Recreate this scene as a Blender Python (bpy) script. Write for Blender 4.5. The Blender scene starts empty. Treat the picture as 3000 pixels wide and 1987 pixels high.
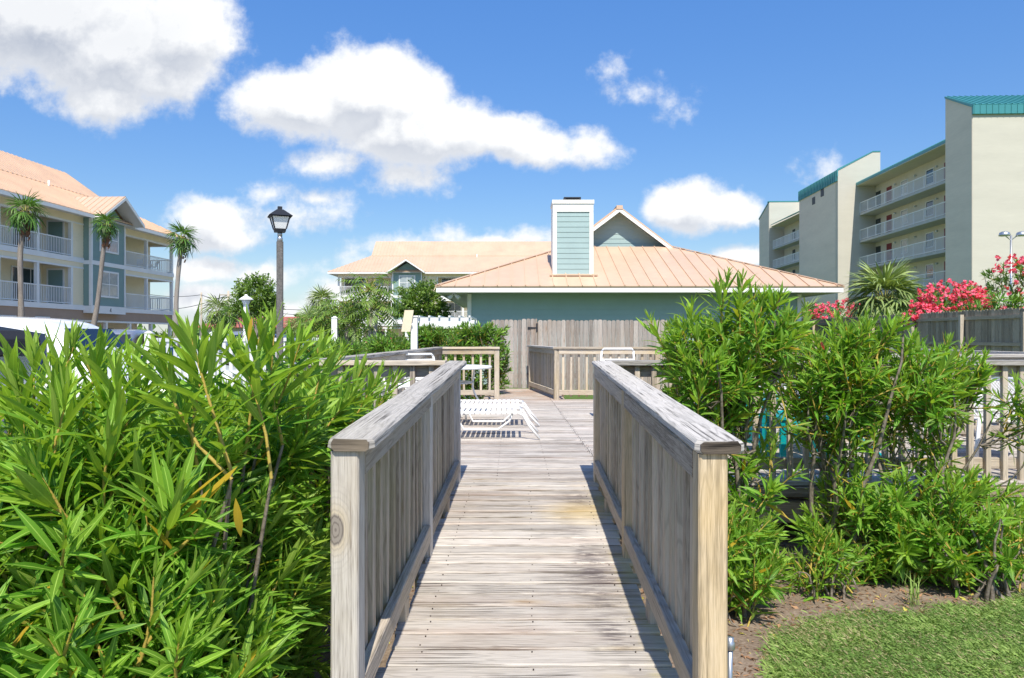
EXPO=0.28; CLD=.60
import bpy, math, random
import numpy as np
from mathutils import Vector, Matrix
random.seed(7); NR = np.random.RandomState(11)
R = math.radians
FPX, HY, CH = 2150.0, 985.0, 1.62
sc = bpy.context.scene
COL = sc.collection
V = Vector
MATW = {}

def at(px, py, Y):            # a photo measurement at a given real distance -> a point of the place
    return V(((px-1500)/FPX*Y, Y, CH+(HY-py)/FPX*Y))

# ------------------------------------------------------------------ objects
def tag(o, label=None, cat=None, group=None, kind=None):
    if label: o['label'] = label
    if cat: o['category'] = cat
    if group: o['group'] = group
    if kind: o['kind'] = kind
    return o
def thing(name, label, cat, loc=(0,0,0), rz=0, group=None):
    o = bpy.data.objects.new(name, None); COL.objects.link(o)
    o.location = loc; o.rotation_euler = (0,0,rz); o.empty_display_size = .2
    MATW[o] = Matrix.Translation(V(loc)) @ Matrix.Rotation(rz,4,'Z')
    return tag(o, label, cat, group)
def copy_tree(o, parent=None):
    c = o.copy(); COL.objects.link(c); c.parent = parent
    for ch in [x for x in o.children]: copy_tree(ch, c)
    return c
def finish(name, me, mat, parent):
    me.materials.append(mat)
    o = bpy.data.objects.new(name, me); COL.objects.link(o)
    if parent is not None:
        o.parent = parent
    MATW[o] = MATW.get(parent, Matrix.Identity(4)) if parent is not None else Matrix.Identity(4)
    return o

class MB:
    def __init__(s): s.v=[]; s.f=[]; s.uv=[]; s.c=[]; s.sm=[]
    def _col(s): return (random.random(), random.random(), random.random(), 1)
    def add(s, verts, faces, uvs=None, col=None, smooth=False):
        n = len(s.v); col = col or s._col()
        s.v += [V(p) for p in verts]; s.c += [col]*len(verts)
        for i, f in enumerate(faces):
            s.f.append([n+k for k in f]); s.sm.append(smooth)
            if uvs: s.uv.append(uvs[i])
            else:
                p = [V(verts[k]) for k in f]; nn = (p[1]-p[0]).cross(p[2]-p[0])
                a = max(range(3), key=lambda k: abs(nn[k])); ax = [k for k in range(3) if k != a]
                s.uv.append([(q[ax[0]], q[ax[1]]) for q in p])
    def obox(s, c, hx, hy, hz, col=None):      # centre and three half-axis vectors
        c=V(c); hx=V(hx); hy=V(hy); hz=V(hz)
        L = [hx.length, hy.length, hz.length]; la = L.index(max(L))
        P=[]; 
        for k in range(8):
            P.append(c + hx*(1 if k&1 else -1) + hy*(1 if k&2 else -1) + hz*(1 if k&4 else -1))
        F=[(0,2,3,1),(4,5,7,6),(0,1,5,4),(2,6,7,3),(0,4,6,2),(1,3,7,5)]
        ro=(random.random()*20, random.random()*20)
        lc=[]
        for k in range(8): lc.append([L[0]*(1 if k&1 else -1), L[1]*(1 if k&2 else -1), L[2]*(1 if k&4 else -1)])
        others=[k for k in range(3) if k!=la]
        U=[]
        for i,f in enumerate(F):
            nax = (2,2,1,1,0,0)[i]
            if nax==la: U.append([(lc[k][others[0]]+ro[0], lc[k][others[1]]+ro[1]) for k in f])
            else:
                va=[k for k in others if k!=nax][0]
                U.append([(lc[k][la]+ro[0], lc[k][va]+ro[1]+nax*.37) for k in f])
        s.add(P,F,U,col)
    def box(s, x0,x1,y0,y1,z0,z1, col=None):
        s.obox(((x0+x1)/2,(y0+y1)/2,(z0+z1)/2),(abs(x1-x0)/2,0,0),(0,abs(y1-y0)/2,0),(0,0,abs(z1-z0)/2),col)
    def beam(s, p0,p1,w,h,up=(0,0,1),col=None):
        p0=V(p0);p1=V(p1);d=(p1-p0); a=d.normalized(); sd=a.cross(V(up)).normalized(); u=sd.cross(a)
        s.obox((p0+p1)/2, d/2, sd*w/2, u*h/2, col)
    def plank(s, p0,p1,w,h,up=(0,0,1),bev=.004,nseg=6,jit=.0015,cut0=0,cut1=0,col=None):
        p0=V(p0);p1=V(p1);d=p1-p0;L=d.length;a=d/L;sd=a.cross(V(up)).normalized();u=sd.cross(a)
        st=[(0,cut0)]
        if cut0: st.append((cut0/L,0))
        for i in range(1,nseg): st.append((i/nseg,0))
        if cut1: st.append((1-cut1/L,0))
        st.append((1,cut1)); st.sort()
        ring=lambda w2,h2:[(-w2+bev,-h2),(w2-bev,-h2),(w2,-h2+bev),(w2,h2-bev),(w2-bev,h2),(-w2+bev,h2),(-w2,h2-bev),(-w2,-h2+bev)]
        vs=[];n=8; ro=(random.random()*20,random.random()*20)
        cum=[0];
        rr=ring(w/2,h/2)
        for k in range(8): cum.append(cum[-1]+math.dist(rr[k],rr[(k+1)%8]))
        for t,cut in st:
            r=ring(w/2-cut,h/2)
            for (x,y) in r:
                vs.append(p0+a*(L*t)+sd*(x+random.gauss(0,jit))+u*(y+random.gauss(0,jit)))
        F=[];U=[]
        for i in range(len(st)-1):
            for k in range(8):
                k2=(k+1)%8
                F.append((i*8+k,i*8+k2,(i+1)*8+k2,(i+1)*8+k))
                u0=st[i][0]*L+ro[0];u1=st[i+1][0]*L+ro[0];v0=cum[k]+ro[1];v1=cum[k+1]+ro[1]
                U.append([(u0,v0),(u0,v1),(u1,v1),(u1,v0)])
        F.append(tuple(reversed(range(8)))); U.append([(rr[k][0]+ro[0],rr[k][1]*.5+ro[1]) for k in reversed(range(8))])
        m=(len(st)-1)*8
        F.append(tuple(range(m,m+8))); U.append([(rr[k][0]+ro[0],rr[k][1]*.5+ro[1]) for k in range(8)])
        s.add(vs,F,U,col)
    def tube(s, pts, rad, n=8, col=None, cap=True, smooth=True):
        pts=[V(p) for p in pts]; 
        if not isinstance(rad,(list,tuple)): rad=[rad]*len(pts)
        vs=[];F=[];U=[]; ref=V((0,0,1)); cum=0; prev=None; cu=[]
        for i,p in enumerate(pts):
            d=(pts[min(i+1,len(pts)-1)]-pts[max(i-1,0)]).normalized()
            if abs(d.dot(ref))>.95: r=V((1,0,0))
            else: r=ref
            if prev is not None: sd=(prev-d*prev.dot(d)).normalized()
            else: sd=d.cross(r).normalized()
            prev=sd; u=sd.cross(d)
            if i: cum+=(p-pts[i-1]).length
            cu.append(cum)
            for k in range(n):
                an=2*math.pi*k/n; vs.append(p+(sd*math.cos(an)+u*math.sin(an))*rad[i])
        ro=random.random()*10
        for i in range(len(pts)-1):
            for k in range(n):
                k2=(k+1)%n
                F.append((i*n+k,(i+1)*n+k,(i+1)*n+k2,i*n+k2))
                c=2*math.pi*rad[i]/n
                U.append([(cu[i]+ro,k*c),(cu[i+1]+ro,k*c),(cu[i+1]+ro,(k+1)*c),(cu[i]+ro,(k+1)*c)])
        if cap:
            F.append(tuple(range(n))); U.append([(0,0)]*n)
            m=(len(pts)-1)*n; F.append(tuple(reversed(range(m,m+n)))); U.append([(0,0)]*n)
        s.add(vs,F,U,col,smooth)
    def lathe(s, c, prof, n=20, axis='Z', smooth=True, col=None):   # prof: (r, h) list
        c=V(c); vs=[];F=[]
        for r,h in prof:
            for k in range(n):
                an=2*math.pi*(k+.5)/n; x,y=r*math.cos(an),r*math.sin(an)
                vs.append(c+(V((x,y,h)) if axis=='Z' else V((h,x,y)) if axis=='X' else V((y,h,x))))
        for i in range(len(prof)-1):
            for k in range(n):
                k2=(k+1)%n; F.append((i*n+k,i*n+k2,(i+1)*n+k2,(i+1)*n+k))
        F.append(tuple(reversed(range(n)))); m=(len(prof)-1)*n; F.append(tuple(range(m,m+n)))
        s.add(vs,F,None,col,smooth)
    def prism(s, pts, off, col=None):          # polygon extruded by a vector
        pts=[V(p) for p in pts]; off=V(off); n=len(pts)
        vs=pts+[p+off for p in pts]
        F=[tuple(range(n)),tuple(reversed(range(n,2*n)))]+[(k,n+k,n+(k+1)%n,(k+1)%n) for k in range(n)]
        s.add(vs,F,None,col)
    def siding(s, P, ud, z0, z1, exp, nrm, clip, depth=.016):
        P=V(P); ud=V(ud); nrm=V(nrm); z=z0
        while z<z1-1e-4:
            zt=min(z+exp,z1); a0,b0=clip(z); a1,b1=clip(zt)
            if b0-a0>.01:
                q=[P+ud*a0+nrm*depth, P+ud*b0+nrm*depth, P+ud*b1+nrm*.003, P+ud*a1+nrm*.003, P+ud*a0, P+ud*b0]
                zz=[z,z,zt,zt,z,z]
                q=[V((p.x,p.y,h)) for p,h in zip(q,zz)]
                ro=random.random()*9
                s.add(q,[(0,1,2,3),(4,5,1,0)],[[(a0+ro,z),(b0+ro,z),(b1+ro,zt),(a1+ro,zt)]]+[[(a0,z),(b0,z),(b0,z),(a0,z)]])
            z+=exp
    def roofpane(s, poly, rib=.4, th=.05, rw=.025, rh=.03):   # poly: eave0, eave1, then the rest; planar, convex
        P=[V(p) for p in poly]; e=(P[1]-P[0]); L=e.length; e.normalize()
        n=(P[1]-P[0]).cross(P[2]-P[0]).normalized()
        if n.z<0: n=-n
        up=n.cross(e); 
        if up.z<0: up=-up
        s.prism([p-n*th for p in P], n*th)
        q=[((p-P[0]).dot(e),(p-P[0]).dot(up)) for p in P]
        if rib<=0: return
        smin=min(a for a,b in q); smax=max(a for a,b in q); x=smin+rib*.4
        while x<smax:
            hs=[]
            for i in range(len(q)):
                (a0,b0),(a1,b1)=q[i],q[(i+1)%len(q)]
                if (a0-x)*(a1-x)<=0 and abs(a1-a0)>1e-6: hs.append(b0+(b1-b0)*(x-a0)/(a1-a0))
            if len(hs)>=2 and max(hs)-min(hs)>.1:
                a=P[0]+e*x+up*(min(hs)-.01); b=P[0]+e*x+up*max(hs)
                s.obox((a+b)/2+n*rh/2,(b-a)/2,e*rw/2,n*(rh/2))
            x+=rib
    def build(s, name, mat, parent=None, world=True, bevel=0):
        me=bpy.data.meshes.new(name)
        vs=s.v
        if parent is not None and world:
            inv=MATW[parent].inverted(); vs=[inv@p for p in vs]
        me.from_pydata([tuple(p) for p in vs],[],s.f)
        uvl=me.uv_layers.new(name='UVMap'); flat=[]
        for u in s.uv:
            for a in u: flat+= [a[0],a[1]]
        uvl.data.foreach_set('uv',flat)
        ca=me.color_attributes.new('rnd','FLOAT_COLOR','POINT')
        ca.data.foreach_set('color',[x for c in s.c for x in c])
        me.polygons.foreach_set('use_smooth',s.sm)
        me.update()
        o=finish(name,me,mat,parent)
        if bevel:
            b=o.modifiers.new('bev','BEVEL'); b.width=bevel; b.segments=2; b.limit_method='ANGLE'
        return o

# ------------------------------------------------------------------ foliage arrays
def leaf_tpl(nseg=5, W=.15, bend=.5, fold=.25, wave=0., peak=.55, cross=3):
    vs=[];uv=[];x=z=0.
    for i in range(nseg+1):
        t=i/nseg
        if i: a=bend*(t-.5/nseg); x+=math.cos(a)/nseg; z-=math.sin(a)/nseg
        w=W/2*max(.05,math.sin(math.pi*t**.95)**.9)
        if i==nseg: w=W*.012
        wv=wave*math.sin(t*13)*W
        vs+=[(x,-w,z+fold*w+wv),(x,0,z),(x,w,z+fold*w-wv)]; uv+=[(t,0),(t,.5),(t,1)]
    F=[]
    for i in range(nseg):
        b=i*3; F+=[(b,b+3,b+4,b+1),(b+1,b+4,b+5,b+2)]
    return np.array(vs),np.array(F),np.array(uv)

class Fol:
    """many leaves gathered into one mesh"""
    def __init__(s,tpls): s.t=tpls; s.d=[[] for _ in tpls]
    def leaf(s, pos, axis, nrm, L, W=1., col=(0,0,0), k=None):
        k=random.randrange(len(s.t)) if k is None else k
        s.d[k].append((*pos,*axis,*nrm,L,W,*col))
    def arrays(s):
        Vs=[];Fs=[];Us=[];Cs=[];n=0
        for (tv,tf,tu),d in zip(s.t,s.d):
            if not d: continue
            D=np.array(d,dtype=float); N=len(D)
            X=D[:,3:6]; X/= np.linalg.norm(X,axis=1,keepdims=True)+1e-9
            Z=D[:,6:9]; Y=np.cross(Z,X); Y/= np.linalg.norm(Y,axis=1,keepdims=True)+1e-9
            Z=np.cross(X,Y); L=D[:,9:10,None]; W=D[:,10:11,None]
            v=D[:,None,0:3]+X[:,None,:]*tv[None,:,0:1]*L+Y[:,None,:]*tv[None,:,1:2]*L*W+Z[:,None,:]*tv[None,:,2:3]*L
            Vs.append(v.reshape(-1,3)); k=len(tv)
            Fs.append((tf[None]+(np.arange(N)*k)[:,None,None]+n).reshape(-1,tf.shape[1]))
            Us.append(np.tile(tu,(N,1))); Cs.append(np.repeat(D[:,11:14],k,axis=0)); n+=N*k
        return np.concatenate(Vs),np.concatenate(Fs),np.concatenate(Us),np.concatenate(Cs)
    def build(s,name,mat,parent=None,world=True,smooth=True):
        v,f,u,c=s.arrays()
        if parent is not None and world:
            m=np.array(MATW[parent].inverted()); v=v@m[:3,:3].T+m[:3,3]
        return np_mesh(name,v,f,u,c,mat,parent,smooth)
def np_mesh(name,v,f,u,c,mat,parent=None,smooth=True):
    me=bpy.data.meshes.new(name); q=f.shape[1]
    me.vertices.add(len(v)); me.vertices.foreach_set('co',v.astype(np.float32).ravel())
    me.loops.add(f.size); me.loops.foreach_set('vertex_index',f.astype(np.int32).ravel())
    me.polygons.add(len(f)); me.polygons.foreach_set('loop_start',np.arange(0,f.size,q,dtype=np.int32))
    me.polygons.foreach_set('loop_total',np.full(len(f),q,dtype=np.int32))
    me.polygons.foreach_set('use_smooth',np.full(len(f),smooth))
    uvl=me.uv_layers.new(name='UVMap'); uvl.data.foreach_set('uv',u[f.ravel()].astype(np.float32).ravel())
    ca=me.color_attributes.new('rnd','FLOAT_COLOR','POINT')
    cc=np.ones((len(v),4),dtype=np.float32); cc[:,:3]=c; ca.data.foreach_set('color',cc.ravel())
    me.update(); me.validate()
    return finish(name,me,mat,parent)

# ------------------------------------------------------------------ materials
class NT:
    def __init__(s,name,tree=None):
        if tree is None:
            s.m=bpy.data.materials.new(name); s.m.use_nodes=True; s.t=s.m.node_tree; s.t.nodes.clear()
        else: s.t=tree
    def n(s,typ,**kw):
        nd=s.t.nodes.new(typ)
        for k,v in kw.items():
            if k.startswith('i_'):
                key=k[2:]; key=int(key) if key.isdigit() else key
                if isinstance(v,bpy.types.NodeSocket): s.t.links.new(v,nd.inputs[key])
                else: nd.inputs[key].default_value=v
            else: setattr(nd,k,v)
        return nd
    def math(s,op,a,b=0.,c=0.,clamp=False):
        nd=s.t.nodes.new('ShaderNodeMath'); nd.operation=op; nd.use_clamp=clamp
        for i,x in enumerate((a,b,c)):
            if isinstance(x,bpy.types.NodeSocket): s.t.links.new(x,nd.inputs[i])
            else: nd.inputs[i].default_value=x
        return nd.outputs[0]
    def mix(s,f,a,b,mode='MIX'):
        nd=s.t.nodes.new('ShaderNodeMix'); nd.data_type='RGBA'; nd.blend_type=mode; nd.clamp_factor=True
        for i,x in ((0,f),(6,a),(7,b)):
            if isinstance(x,bpy.types.NodeSocket): s.t.links.new(x,nd.inputs[i])
            elif i==0: nd.inputs[0].default_value=x
            else: nd.inputs[i].default_value=(*x[:3],1)
        return nd.outputs[2]
    def noise(s,vec,scale,detail=4,rough=.55,dist=0.,dim='3D'):
        nd=s.n('ShaderNodeTexNoise',i_Scale=scale,i_Detail=detail,i_Roughness=rough,i_Distortion=dist)
        if vec is not None: s.t.links.new(vec,nd.inputs['Vector'])
        return nd.outputs[0]
    def ramp(s,f,stops,interp='LINEAR'):
        nd=s.t.nodes.new('ShaderNodeValToRGB'); cr=nd.color_ramp; cr.interpolation=interp
        while len(cr.elements)<len(stops): cr.elements.new(.5)
        for e,(p,c) in zip(cr.elements,stops):
            e.position=p; e.color=(*c[:3],1) if not isinstance(c,(int,float)) else (c,c,c,1)
        s.t.links.new(f,nd.inputs[0]); return nd.outputs[0]
    def mapr(s,f,a,b,c=0.,d=1.,smooth=False):
        nd=s.n('ShaderNodeMapRange',i_1=a,i_2=b,i_3=c,i_4=d); nd.clamp=True
        if smooth: nd.interpolation_type='SMOOTHSTEP'
        s.t.links.new(f,nd.inputs[0]); return nd.outputs[0]
    def mapping(s,vec,scale=(1,1,1),loc=(0,0,0),rot=(0,0,0)):
        nd=s.n('ShaderNodeMapping'); nd.inputs['Scale'].default_value=scale; nd.inputs['Location'].default_value=loc; nd.inputs['Rotation'].default_value=rot
        s.t.links.new(vec,nd.inputs[0]); return nd.outputs[0]
    def coord(s,w='Object'): return s.n('ShaderNodeTexCoord').outputs[w]
    def pos(s): return s.n('ShaderNodeNewGeometry').outputs['Position']
    def rnd(s):
        a=s.n('ShaderNodeAttribute',attribute_name='rnd'); 
        return s.n('ShaderNodeSeparateColor',i_0=a.outputs['Color']).outputs
    def out(s,col,rough=.7,metal=0.,bump=None,bs=.3,bd=.01,spec=.5,**kw):
        p=s.n('ShaderNodeBsdfPrincipled')
        for k,x in (('Base Color',col),('Roughness',rough),('Metallic',metal),('Specular IOR Level',spec)):
            if isinstance(x,bpy.types.NodeSocket): s.t.links.new(x,p.inputs[k])
            elif k=='Base Color': p.inputs[k].default_value=(*x[:3],1)
            else: p.inputs[k].default_value=x
        for k,x in kw.items(): p.inputs[k.replace('_',' ')].default_value=x
        if bump is not None:
            b=s.n('ShaderNodeBump',i_Strength=bs,i_Distance=bd); s.t.links.new(bump,b.inputs['Height']); s.t.links.new(b.outputs[0],p.inputs['Normal'])
        o=s.n('ShaderNodeOutputMaterial'); s.t.links.new(p.outputs[0],o.inputs[0]); s.p=p; s.o=o
        return s.m

def paint(name,col,rough=.55,var=.08,scale=1.5,metal=0.,spec=.4,streak=False,bump=0.):
    t=NT(name); P=t.coord('Object')
    if streak=='h': P=t.mapping(P,(.5,.5,3.))
    elif streak: P=t.mapping(P,(1.,1.,.12))
    n=t.noise(P,scale,5,.6); n2=t.noise(P,scale*9,3,.6)
    f=t.math('ADD',t.math('MULTIPLY',n,.7),t.math('MULTIPLY',n2,.3))
    lo=[c*(1-var*1.6) for c in col]; hi=[min(1,c*(1+var)) for c in col]
    c=t.mix(t.mapr(f,.3,.7),lo,hi)
    return t.out(c,rough,metal,bump=n2 if bump else None,bs=bump,spec=spec)

def wood(name, light, mid, dark, tint=(.45,.33,.14), tint_amt=.25, crack=.5, grain=1., red=0., deck=False, knots=.6, rough=.85, knotpos=None):
    t=NT(name); uv=t.coord('UV'); r=t.rnd(); P=t.pos()
    g1=t.noise(t.mapping(uv,(2.2,110.,1)),1.,6,.7,.25)
    g2=t.noise(t.mapping(uv,(.9,22.,1)),1.,4,.6,.9)
    g3=t.noise(t.mapping(uv,(14.,420.,1)),1.,2,.5)
    g=t.math('ADD',t.math('MULTIPLY',g1,.46),t.math('ADD',t.math('MULTIPLY',g2,.24),t.math('MULTIPLY',g3,.30)))
    g=t.math('ADD',g,t.math('MULTIPLY',t.math('SUBTRACT',r[0],.5),.13))
    c=t.ramp(g,[(.38,dark),(.455,mid),(.54,light),(.66,[min(1,x*1.15) for x in light])])
    # knots with a ring
    if knots:
        vo=t.n('ShaderNodeTexVoronoi',feature='F1'); vo.inputs['Scale'].default_value=1.; vo.inputs['Randomness'].default_value=1.
        t.t.links.new(t.mapping(uv,(2.1,7.5,1)),vo.inputs['Vector'])
        kd=vo.outputs['Distance']; gate=t.math('GREATER_THAN',t.n('ShaderNodeSeparateColor',i_0=vo.outputs['Color']).outputs[0],1-knots*.4)
        kn=t.math('MULTIPLY',t.mapr(kd,.13,.05),gate)
        c=t.mix(t.math('MULTIPLY',kn,.7),c,(dark[0]*.9,dark[1]*.72,dark[2]*.6))
        c=t.mix(t.math('MULTIPLY',t.math('MULTIPLY',t.mapr(kd,.3,.13),gate),.25),c,tint)
    # growth-ring figure: contour lines of a slow field, long ovals along the board
    fld=t.noise(t.mapping(uv,(1.3,11.,1),(2,5,0)),1.,2,.5)
    rg=t.math('SINE',t.math('MULTIPLY',fld,75.)); rg=t.mapr(rg,.35,.95)
    rg=t.math('MULTIPLY',rg,t.mapr(t.noise(t.mapping(uv,(1.,4.,1),(9,1,0)),1.,2),.4,.6,.15,1.))
    c=t.mix(t.math('MULTIPLY',rg,.42),c,[x*.6 for x in mid])
    # drying cracks along the grain
    cr=t.noise(t.mapping(uv,(.8,85.,1),(7,3,0)),1.,4,.6,.4)
    ck=t.mapr(cr,.62-.09*crack,.65-.09*crack)
    brk=t.mapr(t.noise(t.mapping(uv,(2.5,6.,1)),1.,2),.42,.55)
    ck=t.math('MULTIPLY',ck,brk)
    c=t.mix(t.math('MULTIPLY',ck,.8*min(1,crack*1.3)),c,[x*.35 for x in dark])
    tn=t.mapr(t.noise(t.mapping(P,(1.3,1.3,.7)),1.6,4,.6),.45,.7)
    tn=t.math('MULTIPLY',tn,t.math('ADD',t.math('MULTIPLY',r[1],.8),.3))
    c=t.mix(t.math('MULTIPLY',tn,tint_amt),c,tint)
    if red:
        rn=t.mapr(t.noise(t.mapping(uv,(.8,5.,1),(3,9,0)),1.,3),.5,.68)
        c=t.mix(t.math('MULTIPLY',rn,red),c,(.36,.2,.13))
    if knotpos:
        kv=t.n('ShaderNodeVectorMath',operation='MULTIPLY',i_0=t.n('ShaderNodeVectorMath',operation='SUBTRACT',i_0=P,i_1=knotpos).outputs[0],i_1=(38.,0.,19.))
        ko=t.n('ShaderNodeVectorMath',operation='LENGTH',i_0=kv.outputs[0]).outputs['Value']; ko=t.math('ADD',ko,t.math('MULTIPLY',t.math('SUBTRACT',g1,.5),.5))
        c=t.mix(t.math('MULTIPLY',t.mapr(ko,1.9,1.),.6),c,(.62,.5,.32)); kr=t.mapr(t.math('SINE',t.math('MULTIPLY',ko,17.)),.2,1.)
        c=t.mix(t.math('MULTIPLY',kr,t.math('MULTIPLY',t.mapr(ko,3.2,1.),.35)),c,dark)
        c=t.mix(t.math('MULTIPLY',t.mapr(ko,1.05,.9),.8),c,t.mix(kr,(.27,.24,.22),(.13,.11,.1)))
    # board to board tone
    tone=t.math('ADD',t.math('MULTIPLY',r[2],.3),.85)
    c=t.mix(1.,c,t.n('ShaderNodeCombineColor',i_0=tone,i_1=tone,i_2=tone).outputs[0],'MULTIPLY')
    if deck:   # mildew and algae that grow beside the right-hand rail
        s=t.n('ShaderNodeSeparateXYZ',i_0=P); x,y=s.outputs[0],s.outputs[1]
        xe=t.math('SUBTRACT',x,t.math('MULTIPLY',y,.0205))
        nz=t.noise(t.mapping(P,(7.,50.,1)),1.,5,.7)
        nb=t.noise(t.mapping(P,(1.6,1.4,1)),1.,3)
        a=t.math('MULTIPLY',t.mapr(xe,.02,.36,0,1,True),t.mapr(xe,.5,.36))
        a=t.math('MULTIPLY',a,t.mapr(nb,.46,.58)); a=t.math('MULTIPLY',a,t.mapr(nz,.46,.54))
        a=t.math('MULTIPLY',a,t.mapr(y,5.8,5.2)); 
        c=t.mix(t.math('MULTIPLY',a,.75),c,(.1,.08,.085))
        al=t.math('MULTIPLY',t.mapr(t.math('ADD',xe,t.math('MULTIPLY',nz,.2)),.53,.62,0,1,True),t.mapr(y,6.2,5.4)); al=t.math('MULTIPLY',al,t.mapr(nb,.4,.6))
        al=t.math('MULTIPLY',al,t.mapr(x,1.2,.9))
        c=t.mix(t.math('MULTIPLY',al,.6),c,(.5,.42,.13))
        yp=t.math('MULTIPLY',t.mapr(t.n('ShaderNodeVectorMath',operation='DISTANCE',i_0=P,i_1=(.47,4.85,.46)).outputs['Value'],.34,.06),.45)
        c=t.mix(yp,c,(.62,.44,.13))
        rp=t.math('MULTIPLY',t.mapr(y,11.8,14.),t.mapr(nb,.35,.6))
        c=t.mix(t.math('MULTIPLY',rp,.6),c,(.42,.25,.16))
    h=t.math('SUBTRACT',g,t.math('MULTIPLY',ck,.9))
    return t.out(c,rough,0.,bump=h,bs=.45,bd=.006,spec=.25)

def leafmat(name, base, young, old=(.55,.36,.03), under=None, trans=.35, rough=.38, rib=.5, spec=.5):
    t=NT(name); uv=t.coord('UV'); r=t.rnd()
    su=t.n('ShaderNodeSeparateXYZ',i_0=uv)
    c=t.mix(r[1],base,young)
    dk=t.math('ADD',.72,t.math('MULTIPLY',r[0],.56))
    c=t.mix(1.,c,t.n('ShaderNodeCombineColor',i_0=dk,i_1=dk,i_2=dk).outputs[0],'MULTIPLY')
    d=t.math('ABSOLUTE',t.math('SUBTRACT',su.outputs[1],.5))
    ribm=t.math('MULTIPLY',t.mapr(d,.07,.03),rib)
    c=t.mix(ribm,c,[min(1,x*1.6+.12) for x in young])
    vein=t.math('MULTIPLY',t.math('SINE',t.math('ADD',t.math('MULTIPLY',su.outputs[0],110.),t.math('MULTIPLY',d,30.))),.5)
    c=t.mix(t.math('MULTIPLY',t.math('GREATER_THAN',r[2],.5),.92),c,old)
    if under:
        bf=t.n('ShaderNodeNewGeometry').outputs['Backfacing']
        c=t.mix(t.math('MULTIPLY',bf,.6),c,under)
    b=t.n('ShaderNodeBump',i_Strength=.12,i_Distance=.002,i_Height=vein)
    p=t.n('ShaderNodeBsdfPrincipled'); t.t.links.new(c,p.inputs['Base Color']); p.inputs['Roughness'].default_value=rough
    p.inputs['Specular IOR Level'].default_value=spec; t.t.links.new(b.outputs[0],p.inputs['Normal'])
    tr=t.n('ShaderNodeBsdfTranslucent'); tc=t.mix(1.,c,(1.25,1.3,.45),'MULTIPLY'); t.t.links.new(tc,tr.inputs[0])
    m=t.n('ShaderNodeMixShader',i_0=trans); t.t.links.new(p.outputs[0],m.inputs[1]); t.t.links.new(tr.outputs[0],m.inputs[2])
    o=t.n('ShaderNodeOutputMaterial'); t.t.links.new(m.outputs[0],o.inputs[0])
    return t.m
def simple(name,col,rough=.5,metal=0.,spec=.5,**kw):
    t=NT(name); return t.out(col,rough,metal,spec=spec,**kw)

M={}
M['deck']=wood('deck_wood',(.56,.515,.46),(.45,.405,.36),(.24,.2,.17),tint_amt=.12,crack=.85,red=.22,deck=True,knots=.3)
M['rail']=wood('rail_wood',(.53,.46,.37),(.41,.35,.28),(.2,.17,.13),tint=(.5,.38,.18),tint_amt=.4,crack=.35,knots=.9)
M['cap']=wood('cap_wood',(.50,.47,.43),(.41,.385,.35),(.2,.185,.165),tint_amt=.1,crack=.85,knots=.4)
M['balu']=wood('baluster_wood',(.55,.46,.35),(.42,.34,.26),(.19,.155,.11),tint=(.42,.36,.18),tint_amt=.4,crack=.25,knots=.35)
M['endgrain']=wood('end_grain_wood',(.16,.13,.1),(.11,.09,.07),(.04,.033,.027),tint=(.3,.24,.15),tint_amt=.3,crack=1.,knots=0)
M['post']=wood('post_wood',(.66,.54,.37),(.54,.43,.28),(.3,.24,.16),tint=(.66,.45,.17),tint_amt=.65,crack=.4,knots=1.)
M['deckrail']=wood('deck_rail_wood',(.58,.5,.4),(.44,.38,.31),(.24,.2,.17),tint=(.5,.36,.14),tint_amt=.5,crack=.3,knots=.3)
M['fence']=wood('fence_wood',(.44,.40,.36),(.34,.30,.265),(.19,.16,.14),tint=(.38,.27,.18),tint_amt=.45,crack=.3,red=.18,knots=1.)
M['fence2']=wood('old_fence_wood',(.44,.37,.28),(.33,.27,.2),(.15,.125,.09),tint=(.3,.21,.1),tint_amt=.3,crack=.3,knots=.2)
M['white']=paint('white_paint',(.85,.84,.80),.45,.04)
M['whitev']=paint('white_vinyl',(.84,.84,.82),.4,.02)
M['mint']=paint('mint_siding',(.34,.455,.45),.6,.05)
M['bay']=paint('teal_siding',(.23,.34,.31),.6,.05)
M['yellow']=paint('yellow_siding',(.92,.79,.54),.6,.04)
M['brown']=paint('brown_siding',(.42,.30,.22),.65,.06)
M['soffit']=paint('soffit_paint',(.62,.62,.6),.7,.03)
M['roof']=paint('copper_roof_metal',(.69,.485,.335),.42,.09,.6,metal=.15,streak=False)
M['glass']=simple('window_glass',(.03,.045,.05),.06,0.,.9)
M['glassl']=paint('curtained_glass',(.33,.38,.39),.12,.15,4,spec=.9)
M['dark']=simple('dark_metal',(.03,.033,.04),.5,.4)
M['black']=simple('black_rubber',(.015,.015,.016),.7)
M['teal_roof']=paint('teal_roof_metal',(.07,.29,.30),.4,.06,.8,metal=.2)
M['stucco']=paint('cream_stucco',(.57,.54,.455),.85,.05,.35,streak='h',bump=.15)
M['stucco_shade']=paint('shaded_side_stucco',(.76,.67,.54),.85,.07,.3,streak='h',bump=.15)  # cream stucco again, recoloured for the shaded sides: their shade tone is painted in
M['inner']=paint('corridor_stucco',(.66,.61,.49),.85,.05)
M['reddoor']=paint('red_door_paint',(.2,.012,.02),.4,.05)
M['concrete']=paint('slab_concrete',(.5,.5,.47),.8,.08,2)
M['gal']=simple('galvanised_metal',(.5,.52,.54),.35,.8)
M['post_stone']=paint('lamp_post_concrete',(.16,.15,.14),.85,.3,25,bump=.4)
M['lampglass']=simple('frosted_lamp_glass',(.75,.76,.76),.4,0.,.5)
M['teal_plastic']=simple('teal_plastic',(.0,.3,.31),.3,0.,.6)
M['strap']=simple('white_vinyl_strap',(.86,.86,.84),.4,0.,.5)
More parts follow.
